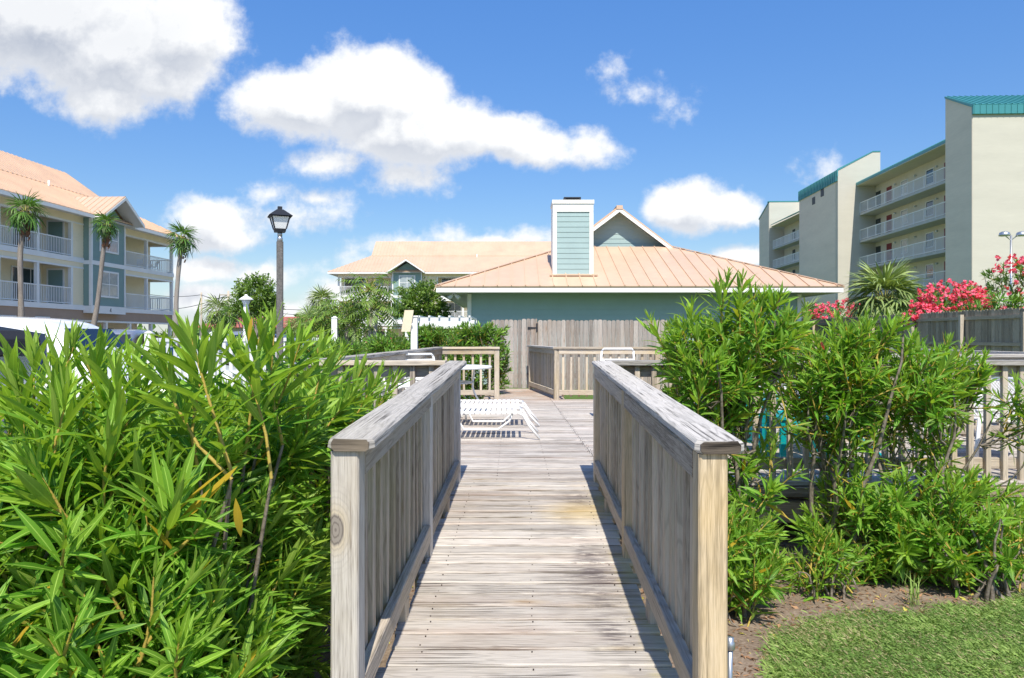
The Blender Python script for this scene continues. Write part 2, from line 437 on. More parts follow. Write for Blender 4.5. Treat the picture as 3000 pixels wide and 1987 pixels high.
M['carwhite']=simple('white_car_paint',(.82,.83,.84),.2,0.,.7,Coat_Weight=.6)
M['carsilver']=simple('silver_car_paint',(.42,.45,.5),.25,.6,.7,Coat_Weight=.5)
M['carglass']=simple('car_glass',(.012,.018,.028),.05,0.,.9)
M['carred']=simple('tail_light_red',(.5,.01,.01),.2,0.,.7)
M['tile']=paint('red_roof_tiles',(.42,.13,.1),.8,.15,2)
M['cardblue']=paint('dark_blue_paint',(.06,.1,.2),.3,.05)
M['cable']=simple('black_cable',(.03,.03,.035),.7)
M['bark']=wood('palm_bark',(.38,.34,.30),(.28,.25,.22),(.14,.11,.09),tint_amt=.2,crack=.2,knots=0)
def stemmat():
    t=NT('oleander_stem'); r=t.rnd(); n=t.noise(t.pos(),35.,4,.6)
    c=t.ramp(n,[(.35,(.12,.095,.07)),(.65,(.27,.23,.18))]); c=t.mix(t.math('GREATER_THAN',r[0],1.5),c,(.42,.31,.06)); return t.out(c,.75,bump=n,bs=.5)
M['stem']=stemmat()
M['twig']=simple('green_twig',(.32,.3,.07),.6)
M['boot']=paint('palm_boots',(.2,.1,.055),.9,.3,12,bump=.6)
M['ole']=leafmat('oleander_leaf',(.11,.29,.022),(.38,.54,.06),under=(.34,.46,.09),trans=.42,rough=.48,spec=.35)
M['ole_far']=leafmat('oleander_leaf_far',(.10,.26,.025),(.3,.45,.06),under=(.17,.26,.08),trans=.3,rib=.2)
M['palm']=leafmat('palm_frond',(.05,.15,.02),(.17,.29,.045),old=(.24,.15,.07),trans=.25,rib=.1,rough=.45)
M['sabal']=leafmat('sabal_frond',(.15,.23,.06),(.36,.44,.16),old=(.24,.16,.08),trans=.2,rib=.2,rough=.45)
M['myrtle']=leafmat('myrtle_leaf',(.1,.2,.03),(.24,.35,.06),trans=.3,rib=.1)
M['petal']=leafmat('pink_petal',(.82,.05,.15),(.92,.28,.36),trans=.3,rib=0.,rough=.6,spec=.2)
M['grass']=leafmat('grass_blade',(.15,.27,.06),(.32,.44,.12),old=(.5,.43,.24),trans=.25,rib=0.,rough=.6,spec=.2)
M['litter']=leafmat('leaf_litter',(.17,.09,.05),(.38,.22,.12),old=(.55,.5,.1),trans=.05,rib=.1,rough=.8,spec=.2)
# ------------------------------------------------------------------ camera, sun, sky
cam=bpy.data.cameras.new('camera'); cam.sensor_width=36; cam.lens=36*FPX/3000; cam.clip_end=6000; cam.shift_y=-8.5/3000
co=bpy.data.objects.new('camera',cam); COL.objects.link(co); co.location=(0,0,CH); co.rotation_euler=(R(90),0,0); sc.camera=co
EL=R(54); AZ=R(3)
sd=V((math.sin(AZ)*math.cos(EL),-math.cos(AZ)*math.cos(EL),math.sin(EL)))
sun=bpy.data.lights.new('sun','SUN'); sun.energy=4.9; sun.angle=R(.5); sun.color=(1.,.94,.83)
so=bpy.data.objects.new('sun',sun); COL.objects.link(so); so.rotation_euler=sd.to_track_quat('Z','Y').to_euler(); so.location=(0,-5,20)
sc.view_settings.view_transform='Standard'; sc.view_settings.look='None'; sc.view_settings.gamma=1; sc.view_settings.exposure=EXPO
w=bpy.data.worlds.new('World'); sc.world=w; w.use_nodes=True
t=NT('w',w.node_tree); w.node_tree.nodes.clear()
sky=t.n('ShaderNodeTexSky',sky_type='NISHITA'); sky.sun_disc=False; sky.sun_elevation=EL; sky.sun_rotation=R(177); sky.altitude=0; sky.air_density=1.; sky.dust_density=.25; sky.ozone_density=2.2
D=t.coord('Generated'); sx=t.n('ShaderNodeSeparateXYZ',i_0=D)
hs=t.n('ShaderNodeHueSaturation',i_0=.508,i_1=1.28,i_2=1.0,i_4=sky.outputs[0]); hs.inputs[2].default_value=1.; t.t.links.new(t.mapr(sx.outputs[2],.0,.42,.55,1.12),hs.inputs[2])
yy=t.math('MAXIMUM',t.math('ABSOLUTE',sx.outputs[1]),.02)
a=t.math('DIVIDE',sx.outputs[0],yy); b=t.math('DIVIDE',sx.outputs[2],yy)
front=t.math('GREATER_THAN',sx.outputs[1],0.)
# cumulus: direction-space puffs (tangent of azimuth, tangent of elevation, half widths, weight)
def cl(px,py,rx,ry,wt=1.): return ((px-1500)/FPX,(HY-py)/FPX,rx/FPX,ry/FPX,wt)
PUFF=[cl(110,60,420,170),cl(330,140,300,170),cl(540,90,150,150),cl(310,270,170,90,.8),cl(470,200,190,90,.75),
 cl(1070,270,190,135,1.15),cl(900,300,160,95,1.1),cl(1200,370,230,110,1.1),cl(800,310,140,70,.85),cl(1190,300,140,115),cl(1300,390,190,95),cl(1480,400,120,70),cl(1560,430,130,60,.8),cl(1710,430,110,55,.55),
 cl(960,470,110,50,.48),cl(1190,500,130,70,.55),
 cl(2020,605,120,75),cl(2130,620,105,60,.85),cl(1970,570,55,45,.8),cl(620,640,130,65,.85),cl(650,690,130,50,.75),cl(870,640,160,55,.38),cl(790,570,80,40,.34),
 cl(600,790,110,45,.75),cl(770,800,100,38,.48),cl(1560,700,120,40,.42),cl(1480,718,180,24,.5),cl(2430,500,80,60,.26),cl(940,590,90,40,.38), cl(1900,260,110,36,.2),cl(1800,205,60,40,.2),cl(1970,300,60,45,.2),cl(2180,760,120,30,.6),cl(600,880,110,50,.7),cl(800,900,130,40,.6),cl(1000,860,120,45,.6),cl(1150,720,120,30,.4),cl(1300,700,80,40,.35),cl(1100,780,150,50,.35)]
g=bpy.data.node_groups.new('cloud_field','ShaderNodeTree')
g.interface.new_socket(name='V',description='',in_out='INPUT',socket_type='NodeSocketVector'); g.interface.new_socket(name='F',description='',in_out='OUTPUT',socket_type='NodeSocketFloat')
q=NT('g',g); gi=g.nodes.new('NodeGroupInput'); go=g.nodes.new('NodeGroupOutput')
nz=q.t.nodes.new('ShaderNodeTexNoise'); nz.inputs['Scale'].default_value=9.; nz.inputs['Detail'].default_value=8.; nz.inputs['Roughness'].default_value=.58; g.links.new(gi.outputs[0],nz.inputs['Vector'])
wv=q.n('ShaderNodeVectorMath',operation='MULTIPLY_ADD'); g.links.new(nz.outputs['Color'],wv.inputs[0]); wv.inputs[1].default_value=(.05,.05,0); g.links.new(gi.outputs[0],wv.inputs[2])
wo=q.n('ShaderNodeVectorMath',operation='SUBTRACT',i_0=wv.outputs[0],i_1=(.025,.025,0))
acc=None
for (cx,cy,rx,ry,wt) in PUFF:
    m=q.n('ShaderNodeVectorMath',operation='SUBTRACT',i_0=wo.outputs[0],i_1=(cx,cy,0)); m2=q.n('ShaderNodeVectorMath',operation='MULTIPLY',i_0=m.outputs[0],i_1=(1/rx,1/ry,0))
    ln=q.n('ShaderNodeVectorMath',operation='LENGTH',i_0=m2.outputs[0]).outputs['Value']
    v=q.math('MULTIPLY_ADD',ln,-wt*.75,wt)
    acc=v if acc is None else q.math('SMOOTH_MAX',acc,v,.10)
n2=q.t.nodes.new('ShaderNodeTexNoise'); n2.inputs['Scale'].default_value=19.; n2.inputs['Detail'].default_value=9.; n2.inputs['Roughness'].default_value=.62; g.links.new(gi.outputs[0],n2.inputs['Vector'])
acc=q.math('ADD',acc,q.math('MULTIPLY',q.math('SUBTRACT',n2.outputs[0],.5),.8))
n3=q.t.nodes.new('ShaderNodeTexNoise'); n3.inputs['Scale'].default_value=60.; n3.inputs['Detail'].default_value=5.; n3.inputs['Roughness'].default_value=.6; g.links.new(gi.outputs[0],n3.inputs['Vector'])
acc=q.math('ADD',acc,q.math('MULTIPLY',q.math('SUBTRACT',n3.outputs[0],.5),.22))
g.links.new(acc,go.inputs[0])
def field(dx,dy):
    c=t.n('ShaderNodeCombineXYZ',i_0=t.math('ADD',a,dx),i_1=t.math('ADD',b,dy),i_2=0.)
    n=t.t.nodes.new('ShaderNodeGroup'); n.node_tree=g; t.t.links.new(c.outputs[0],n.inputs[0]); return n.outputs[0]
f0=field(0,0); f1=field(.008,.034)
dens=t.mapr(f0,.0,.42,0,1,True)
above=t.mapr(t.math('SUBTRACT',f1,f0),-.2,.26)          # how much cloud lies above: the belly is in its own shade
thick=t.mapr(f0,.25,.8)
shade=t.math('MULTIPLY',above,t.math('ADD',.45,t.math('MULTIPLY',thick,.3)))
big=t.math('MULTIPLY',t.mapr(a,-.40,-.5),t.math('MULTIPLY',thick,.25))
shade=t.math('ADD',shade,t.math('MULTIPLY',big,t.mapr(b,.25,.4)),0,True)
cc=t.mix(shade,(9.6*CLD,9.7*CLD,9.8*CLD),(4.4*CLD,4.9*CLD,5.9*CLD))
# small general cloud for the half of the sky behind the camera
bn=t.mapr(t.noise(t.mapping(D,(2,2,5)),1.6,6,.6),.52,.72,0,.8)
dens=t.math('ADD',t.math('MULTIPLY',dens,front),t.math('MULTIPLY',bn,t.math('SUBTRACT',1.,front)),0,True)
dens=t.math('MULTIPLY',dens,t.mapr(sx.outputs[2],-.02,.0))
lowhaze=t.math('MULTIPLY',t.mapr(sx.outputs[2],.14,0.,0,1,True),.4)
skyc=t.mix(lowhaze,hs.outputs[0],(6.2*CLD,7.6*CLD,10.*CLD))
fin=t.mix(dens,skyc,cc)
bg=t.n('ShaderNodeBackground',i_1=.15); t.t.links.new(fin,bg.inputs[0]); wo_=t.n('ShaderNodeOutputWorld'); t.t.links.new(bg.outputs[0],wo_.inputs[0])
w.cycles.sampling_method='MANUAL'; w.cycles.sample_map_resolution=512

# ------------------------------------------------------------------ ground sheets
def soilmat():
    t=NT('sandy_soil'); P=t.coord('Object')
    n=t.noise(P,3.,8,.7); n2=t.noise(P,45.,4,.6); n3=t.noise(P,.6,3)
    c=t.ramp(t.math('ADD',t.math('MULTIPLY',n,.5),t.math('MULTIPLY',n2,.5)),[(.3,(.1,.07,.05)),(.5,(.23,.175,.13)),(.68,(.36,.29,.23))])
    far=t.mapr(t.n('ShaderNodeVectorMath',operation='LENGTH',i_0=P).outputs['Value'],9.,14.)
    gr=t.ramp(n,[(.3,(.06,.11,.02)),(.7,(.14,.2,.05))])
    c=t.mix(far,c,gr)
    return t.out(c,.95,bump=t.math('ADD',n,t.math('MULTIPLY',n2,.5)),bs=.6,bd=.02,spec=.15)
def sheet(name,poly,z,mat):
    m=MB(); m.add([(x,y,z) for x,y in poly],[tuple(range(len(poly)))]); return tag(m.build(name,mat),kind='structure')
sheet('ground',[(-1500,-1500),(1500,-1500),(1500,3000),(-1500,3000)],0,soilmat())
def lawnmat():
    t=NT('lawn_turf'); P=t.coord('Object'); n=t.noise(P,4,6,.6); n2=t.noise(P,60,3)
    c=t.ramp(t.math('ADD',t.math('MULTIPLY',n,.5),t.math('MULTIPLY',n2,.5)),[(.35,(.07,.1,.03)),(.5,(.11,.15,.045)),(.65,(.24,.22,.1))])
    return t.out(c,.95,bump=n2,bs=.8,bd=.02,spec=.1)
M['lawn']=lawnmat()
LAWN=[(1.1,3.0),(1.2,3.45),(1.42,3.92),(1.68,4.16),(2.05,4.26),(2.5,4.28),(2.9,4.4),(3.3,4.62),(9,5.2),(9,-3),(1.0,-3)]
sheet('lawn',LAWN,.004,M['lawn'])
sheet('lawn',[(6.4,6.6),(12.1,6.6),(12.1,24),(5,24),(5,14),(6.4,14)],.004,M['lawn'])
asph=paint('asphalt',(.22,.215,.205),.9,.15,8,bump=.3)
sheet('parking_lot',[(-70,7),(-5.2,7),(-5.2,36),(-9,95),(-70,95)],.004,asph)
sheet('pool_patio',[(-5.0,7.3),(-1.7,7.3),(-1.7,22),(-5.0,22)],.006,M['concrete'])

# ------------------------------------------------------------------ ramp and deck
KX=.0205
def rz(y): return .28+.0367*y
def rp(x,y,h=0.): return V((KX*y+x,y,rz(y)+h))
m=MB(); y=-.6; nl=MB()
while y<5.70:
    wv=.14+random.uniform(-.003,.003); hw=.548+random.uniform(-.018,.014); hw2=.548+random.uniform(-.018,.014)
    for s_ in (0,):
        p0=rp(-hw,y+wv/2,-.019+random.uniform(-.0015,.0015)); p1=rp(hw2,y+wv/2+random.uniform(-.003,.003),-.019+random.uniform(-.0015,.0015))
        m.plank(p0,p1,wv-random.uniform(.006,.014),.036,bev=.005,nseg=7,jit=.0013)
    for nx in (-.42,.02,.43):
        for dy in (.03,.11):
            if random.random()<.85:
                c=rp(nx+random.uniform(-.01,.01),y+dy,.0005); nl.lathe(c,[(.0034,-.003),(.0034,.0012),(.0015,.0014)],6)
    y+=wv
ramp=tag(m.build('boardwalk_ramp',M['deck']),kind='structure')
M['nail']=simple('rusty_nail',(.05,.035,.03),.7,.5)
nl.build('nail_heads',M['nail'],ramp)
m=MB()
for x in (-.46,0,.46): m.beam(rp(x,-.6,-.11),rp(x,5.7,-.11),.04,.14)
m.build('joists',M['balu'],ramp)
DZ=.49; LX0,LX1=-1.62,-1.3       # left edge of the deck at the front and at the far rail
m=MB(); nl=MB(); y=5.72
while y<15.75:
    wv=.14+random.uniform(-.002,.002); yc=y+wv/2
    if yc<13.15: xl=LX0+(LX1-LX0)*(yc-5.75)/7.4-.05; xr=6.3
    else: xl=-.52; xr=.95
    sx_=.73-.011*(yc-10)+random.uniform(-.004,.004)
    cuts=[xl]+([sx_,sx_+2.44,sx_+4.5] if xr>3 else ([sx_] if yc<14 else []))+[xr]
    for i in range(len(cuts)-1):
        m.plank((cuts[i]+.003,yc,DZ-.019+random.uniform(-.0015,.0015)),(cuts[i+1]-.003,yc,DZ-.019+random.uniform(-.0015,.0015)),wv-.006,.036,bev=.004,nseg=max(2,int((cuts[i+1]-cuts[i])/.5)),jit=.001)
    if yc<11:
        for nx in (sx_-.02,sx_+.02,-.12,.3): nl.lathe((nx,yc+random.uniform(-.04,.04),DZ+.001),[(.004,-.003),(.004,.001)],6)
    y+=wv
deck=tag(m.build('pool_deck',M['deck']),kind='structure')
nl.build('nail_heads',M['nail'],deck)
m=MB()
m.plank((-1.65,5.70,.41),(6.3,5.70,.41),.038,.075,nseg=14,jit=.002); m.plank((.7,5.74,.25),(6.3,5.74,.25),.038,.17,nseg=12,jit=.003)
m.plank((-1.65,5.74,.25),(-.62,5.74,.25),.038,.17,nseg=4)
m.plank((-1.66,5.72,.38),(-1.36,13.1,.38),.038,.14); m.plank((6.3,5.7,.3),(6.3,13.2,.3),.038,.25)
for x in [.8,1.9,3.0,4.1,5.2,6.1,-1.5]:
    for yy_ in (6.0,9,12.5): m.box(x-.045,x+.045,yy_,yy_+.09,0,DZ-.04)
for yy_ in (6.0,9,12.5): m.box(-1.5,6.2,yy_-.04,yy_,.3,DZ-.04)
m.build('deck_frame',M['balu'],deck)

def railing(name,label,p0,p1,outer,nbay,group=None,mats=('cap','rail','balu','post'),near=False,posts=None,postbot=None,capin=.0,h=.94,pitch=.125,ext0=.05,ext1=.05,balfoot=.05,capmul=1.,skip0=False,skip1=False,bottom=True):
    p0=V(p0);p1=V(p1);d=p1-p0;L=d.length; fl=V((d.x,d.y,0)).normalized(); outer=V(outer).normalized()
    root=thing(name,label,'railing',tuple((p0+p1)/2),0,group)
    ns=9 if near else 3; jt=.0009 if near else .0008; bv=.007 if near else .003; Z=V((0,0,1))
    fr=[i/nbay for i in range(nbay+1)] if posts is None else posts
    hb=h-.04
    for i,f in enumerate(fr):
        if (i==0 and skip0) or (i==len(fr)-1 and skip1): continue
        c=p0+d*f; m=MB(); bot=(c.z-.2) if postbot is None else postbot
        m.plank((c.x,c.y,bot),(c.x,c.y,c.z+hb-.002),.089,.089,up=fl,bev=.006,nseg=ns,jit=jt*.7)
        m.build('post',M[mats[3]],root)
    m=MB(); a=p0+Z*(hb+.019)-fl*ext0-outer*capin; b=p1+Z*(hb+.019)+fl*ext1-outer*capin
    m.plank(a,b,.14*capmul,.038,bev=.009 if near else .004,nseg=14 if near else 5,jit=.0011 if near else .001,cut0=.018 if near else 0); cp_=m.build('cap',M[mats[0]],root)
    if near: m=MB(); q_=(b-a).normalized(); m.plank(a-q_*.004,a+q_*.006,.112*capmul,.036,bev=.009,nseg=1,jit=.001); m.build('end_grain',M['endgrain'],cp_)
    inn=-outer*(.0445-.019)
    t1=MB(); t2=MB()
    for i in range(len(fr)-1):
        a=p0+d*fr[i]+fl*.047; b=p0+d*fr[i+1]-fl*.047
        t1.plank(a+Z*(hb-.048)+inn,b+Z*(hb-.048)+inn,.038,.089,bev=.004,nseg=ns,jit=jt)
        t2.plank(a+Z*.125+inn,b+Z*.125+inn,.038,.089,bev=.004,nseg=ns,jit=jt)
        if near:
            mid=(a+b)/2; t2.plank(mid+Z*.08+inn+fl*.03,mid-Z*.1+inn+fl*.03,.04,.09,up=fl,nseg=2)
        n=max(1,int((b-a).length/pitch)); 
        for k in range(n):
            f=(k+.5)/n; c=a+(b-a)*f-outer*(.0445-.038-.021); c=c+fl*random.uniform(-.006,.006)
            m=MB(); m.plank((c.x,c.y,c.z+balfoot),(c.x+random.uniform(-.003,.003),c.y+random.uniform(-.003,.003),c.z+hb-.002),.04,.04,up=fl,bev=.003,nseg=4 if near else 1,jit=jt*.6)
            m.build('baluster',M[mats[2]],root)
    t1.build('top_rail',M[mats[1]],root); t2.build('bottom_rail',M[mats[1]],root)
    return root
RX=.565; M['postgrey']=wood('grey_post_wood',(.66,.62,.56),(.53,.49,.44),(.28,.25,.22),tint=(.6,.46,.26),tint_amt=.35,crack=.35,knots=.6,knotpos=(-.545,2.27,1.02))
railing('ramp_railing','weathered grey wooden railing along the left side of the ramp, oleander leaves pressing on it',rp(-RX,2.315),rp(-RX,5.72),(-1,0,0),2,'railings of the boardwalk ramp',near=True,postbot=-.05,mats=('cap','rail','balu','postgrey'),capin=0.02,ext0=.055,ext1=.03,capmul=1.04)
railing('ramp_railing','weathered grey wooden railing along the right side of the ramp, yellowish end post',rp(RX,2.27),rp(RX,5.72),(1,0,0),2,'railings of the boardwalk ramp',near=True,postbot=-.05,capin=-.02,ext0=.055,ext1=.03,capmul=1.08)
dm=('deckrail','deckrail','deckrail','deckrail'); Gk='railings around the pool deck'
zD=DZ
railing('deck_railing','short wooden deck railing running left from the top of the ramp behind the oleander',(-.52,5.79,zD),(-1.6,5.79,zD),(0,-1,0),1,Gk,dm,skip0=True,ext0=.0)
railing('deck_railing','long wooden deck railing behind the right-hand oleanders, in front of the teal chairs',(.74,5.79,zD),(6.2,5.79,zD),(0,-1,0),3,Gk,('cap','deckrail','deckrail','deckrail'),skip0=True,ext0=.0,balfoot=.0)
railing('deck_railing','grey wooden deck railing running away along the left side of the deck past the table',(-1.6,5.95,zD),(-1.30,13.1,zD),(-1,0.04,0),4,Gk,('cap','rail','balu','rail'),skip0=True)
railing('deck_railing','wooden deck railing behind the round white table, ending at the gate passage',(-1.30,13.1,zD),(-.27,13.1,zD),(0,1,0),1,Gk,dm,skip0=True,pitch=.14)
railing('deck_railing','slanting wooden railing leading to the gate, yellowed at its foot',(.79,13.1,zD),(.40,15.6,zD),(1,.16,0),1,Gk,('cap','rail','deckrail','rail'),pitch=.1)
railing('deck_railing','far wooden deck railing right of the gate passage in front of the tall fence',(.79,13.1,zD),(6.2,13.1,zD),(0,1,0),3,Gk,dm,skip0=True,pitch=.14)
railing('deck_railing','grey wooden deck railing on the right side of the deck by the mesh chair',(6.2,5.85,zD),(6.2,13.05,zD),(1,0,0),4,Gk,('cap','rail','balu','rail'),skip0=True,skip1=True)
railing('deck_railing','low grey railing crossing behind the mesh chair at the right edge of the deck',(3.6,7.9,zD),(6.15,7.9,zD),(0,1,0),1,Gk,('cap','rail','rail','rail'))

# ------------------------------------------------------------------ tall fence with the gate
def pickets(m,x0,x1,y,zb,zt,w=.098,top=None,th=.018):
    x=x0
    while x<x1-.02:
        ww=min(w,x1-x)*random.uniform(.93,1.04); z1=(zt if top is None else top(x))+random.uniform(-.012,.012); z0=zb+random.uniform(-.015,.01); yy=y+random.uniform(-.004,.004)
        c=.022; 
        prof=[(x+.002,z0),(x+ww-.002,z0),(x+ww-.002,z1-c),(x+ww-c,z1),(x+c,z1),(x+.002,z1-c)]
        ro=random.random()*20; vs=[(a,yy,b) for a,b in prof]+[(a,yy+th,b) for a,b in prof]
        F=[(0,1,2,3,4,5),(11,10,9,8,7,6)]+[(k,6+k,6+(k+1)%6,(k+1)%6) for k in range(6)]
        U=[[(prof[k][1]+ro,prof[k][0]-x+ro) for k in range(6)],[(prof[k][1]+ro,prof[k][0]-x+ro) for k in reversed(range(6))]]+[[(0+ro,0)]*4]*6
        m.add(vs,F,U); x+=ww+.002
FY=16.
root=thing('privacy_fence','tall weathered picket fence behind the deck with a closed gate in it','fence',(1.2,FY,0))
m=MB(); pickets(m,.57,3.4,FY,.45,1.97); m.build('picket_panel',M['fence'],root)
m=MB()
for z in (.75,1.25,1.75): m.box(.57,3.4,FY+.02,FY+.058,z-.045,z+.045)
m.build('back_rails',M['fence'],root)
for x in (.53,3.4,-.5): m=MB(); m.box(x-.045,x+.045,FY+.06,FY+.15,0,1.93); m.build('post',M['fence'],root)
m=MB(); pickets(m,-.45,.55,FY-.03,.5,2.0,w=.094,top=lambda x:1.965+.035*((x+.45))); gt=m.build('gate',M['fence'],root); tag(gt,'closed picket gate with black hinge and latch')
m=MB(); 
for z in (.75,1.25,1.75): m.box(-.44,.55,FY-.01,FY+.015,z-.04,z+.04)
m.build('gate_frame',M['fence'],gt)
def hinge(x,z,s):
    m=MB(); m.prism([(x,FY-.042,z+.012),(x-.17*s,FY-.042,z+.02),(x-.17*s,FY-.042,z-.02),(x,FY-.042,z-.006)][::1],(0,-.004,0)); m.box(x-.006,x+.028,FY-.05,FY-.036,z-.085,z+.1); m.box(x-.17*s-.02,x-.17*s+.02,FY-.048,FY-.04,z-.02,z+.02); return m
h=hinge(.53,1.80,1); h.build('hinge',M['dark'],gt); h=hinge(.53,.8,1); h.build('hinge',M['dark'],gt)
m=MB(); m.box(-.22,-.1,FY-.05,FY-.036,1.17,1.23); m.box(-.13,-.1,FY-.06,FY-.036,1.1,1.3); m.box(-.2,-.13,FY-.065,FY-.045,1.19,1.21); m.build('latch',M['dark'],gt)
# old dark fence along the right
root=thing('board_fence','old dark board fence with exposed posts and rails under the pink oleanders','fence',(12.2,22,0))
Y0=12.6
nb=8
for i in range(nb):
    ya=Y0+2.44*i; yb=ya+2.44; m=MB(); y=ya
    while y<yb:
        wv=.14*random.uniform(.9,1.02); z1=2.31+random.uniform(-.02,.02); m.box(12.28+random.uniform(-.004,.004),12.3,y,y+wv-.006,.25,z1-.02); m.box(12.28,12.3,y+.02,y+wv-.026,z1-.02,z1); y+=wv
    m.build('board_panel',M['fence2'],root)
    m=MB()
    for z in (2.1,1.42,.6): m.box(12.24,12.278,ya+.05,yb-.05,z-.045,z+.045)
    m.build('rails',M['fence2'],root)
for i in range(nb+1):
    m=MB(); y=Y0+2.44*i; m.plank((12.19,y,0),(12.19,y,2.2),.1,.1,up=(1,0,0),nseg=3); o=m.build('post',M['post'] if i in (5,6,7) else M['rail'],root)
# ------------------------------------------------------------------ windows, rails used on the buildings
def window(parent,c,ud,nd,w,h,mat='glassl',mun=(1,1),fr=.09,name='window',th=.05):
    """c centre of the window on the wall, ud along the wall, nd outwards"""
    ud=V(ud);nd=V(nd);c=V(c);Z=V((0,0,1)); m=MB()
    for s in (-1,1):
        m.obox(c+ud*s*(w/2-fr/2)+nd*th/2,ud*fr/2,nd*th/2,Z*h/2)
        m.obox(c+Z*s*(h/2-fr/2)+nd*th/2,ud*(w/2-fr),nd*th/2,Z*fr/2)
    for k in range(mun[0]): m.obox(c+ud*(-w/2+fr+(w-2*fr)*(k+1)/(mun[0]+1))+nd*th*.45,ud*.02,nd*th*.35,Z*(h/2-fr))
    for k in range(mun[1]): m.obox(c+Z*(-h/2+fr+(h-2*fr)*(k+1)/(mun[1]+1))+nd*th*.42,ud*(w/2-fr),nd*th*.33,Z*.022)
    f=m.build(name,M['white'],parent,False)
    m=MB(); m.obox(c+nd*.012,ud*(w/2-fr+.005),nd*.008,Z*(h/2-fr+.005)); m.build('pane',M[mat],f,False)
    return f
def brail(parent,pts,z,h=1.05,pitch=.135,w=.036,mat='white',name='balcony_railing',posts=0):
    m=MB()
    for p,q in zip(pts,pts[1:]):
        p=V(p);q=V(q);L=(q-p).length;d=(q-p)/L; nn=V((d.y,-d.x,0)); Z=V((0,0,1))
        for zz,hh,ww in ((z+h-.03,.06,.075),(z+.1,.05,.05)): m.obox((p+q)/2+Z*zz,d*L/2,nn*ww/2,Z*hh/2)
        n=max(1,int(L/pitch))
        for i in range(n): c=p+d*(L*(i+.5)/n); m.obox(c+Z*(z+.1+(h-.13)/2),d*w/2,nn*.012,Z*(h-.13)/2)
        if posts:
            n=max(1,round(L/posts))
            for i in range(n+1): c=p+d*(L*i/n); m.obox(c+Z*(z+h/2),d*.03,nn*.03,Z*h/2)
    return m.build(name,M[mat],parent,False)
X_=V((1,0,0)); Y_=V((0,1,0)); Z_=V((0,0,1))

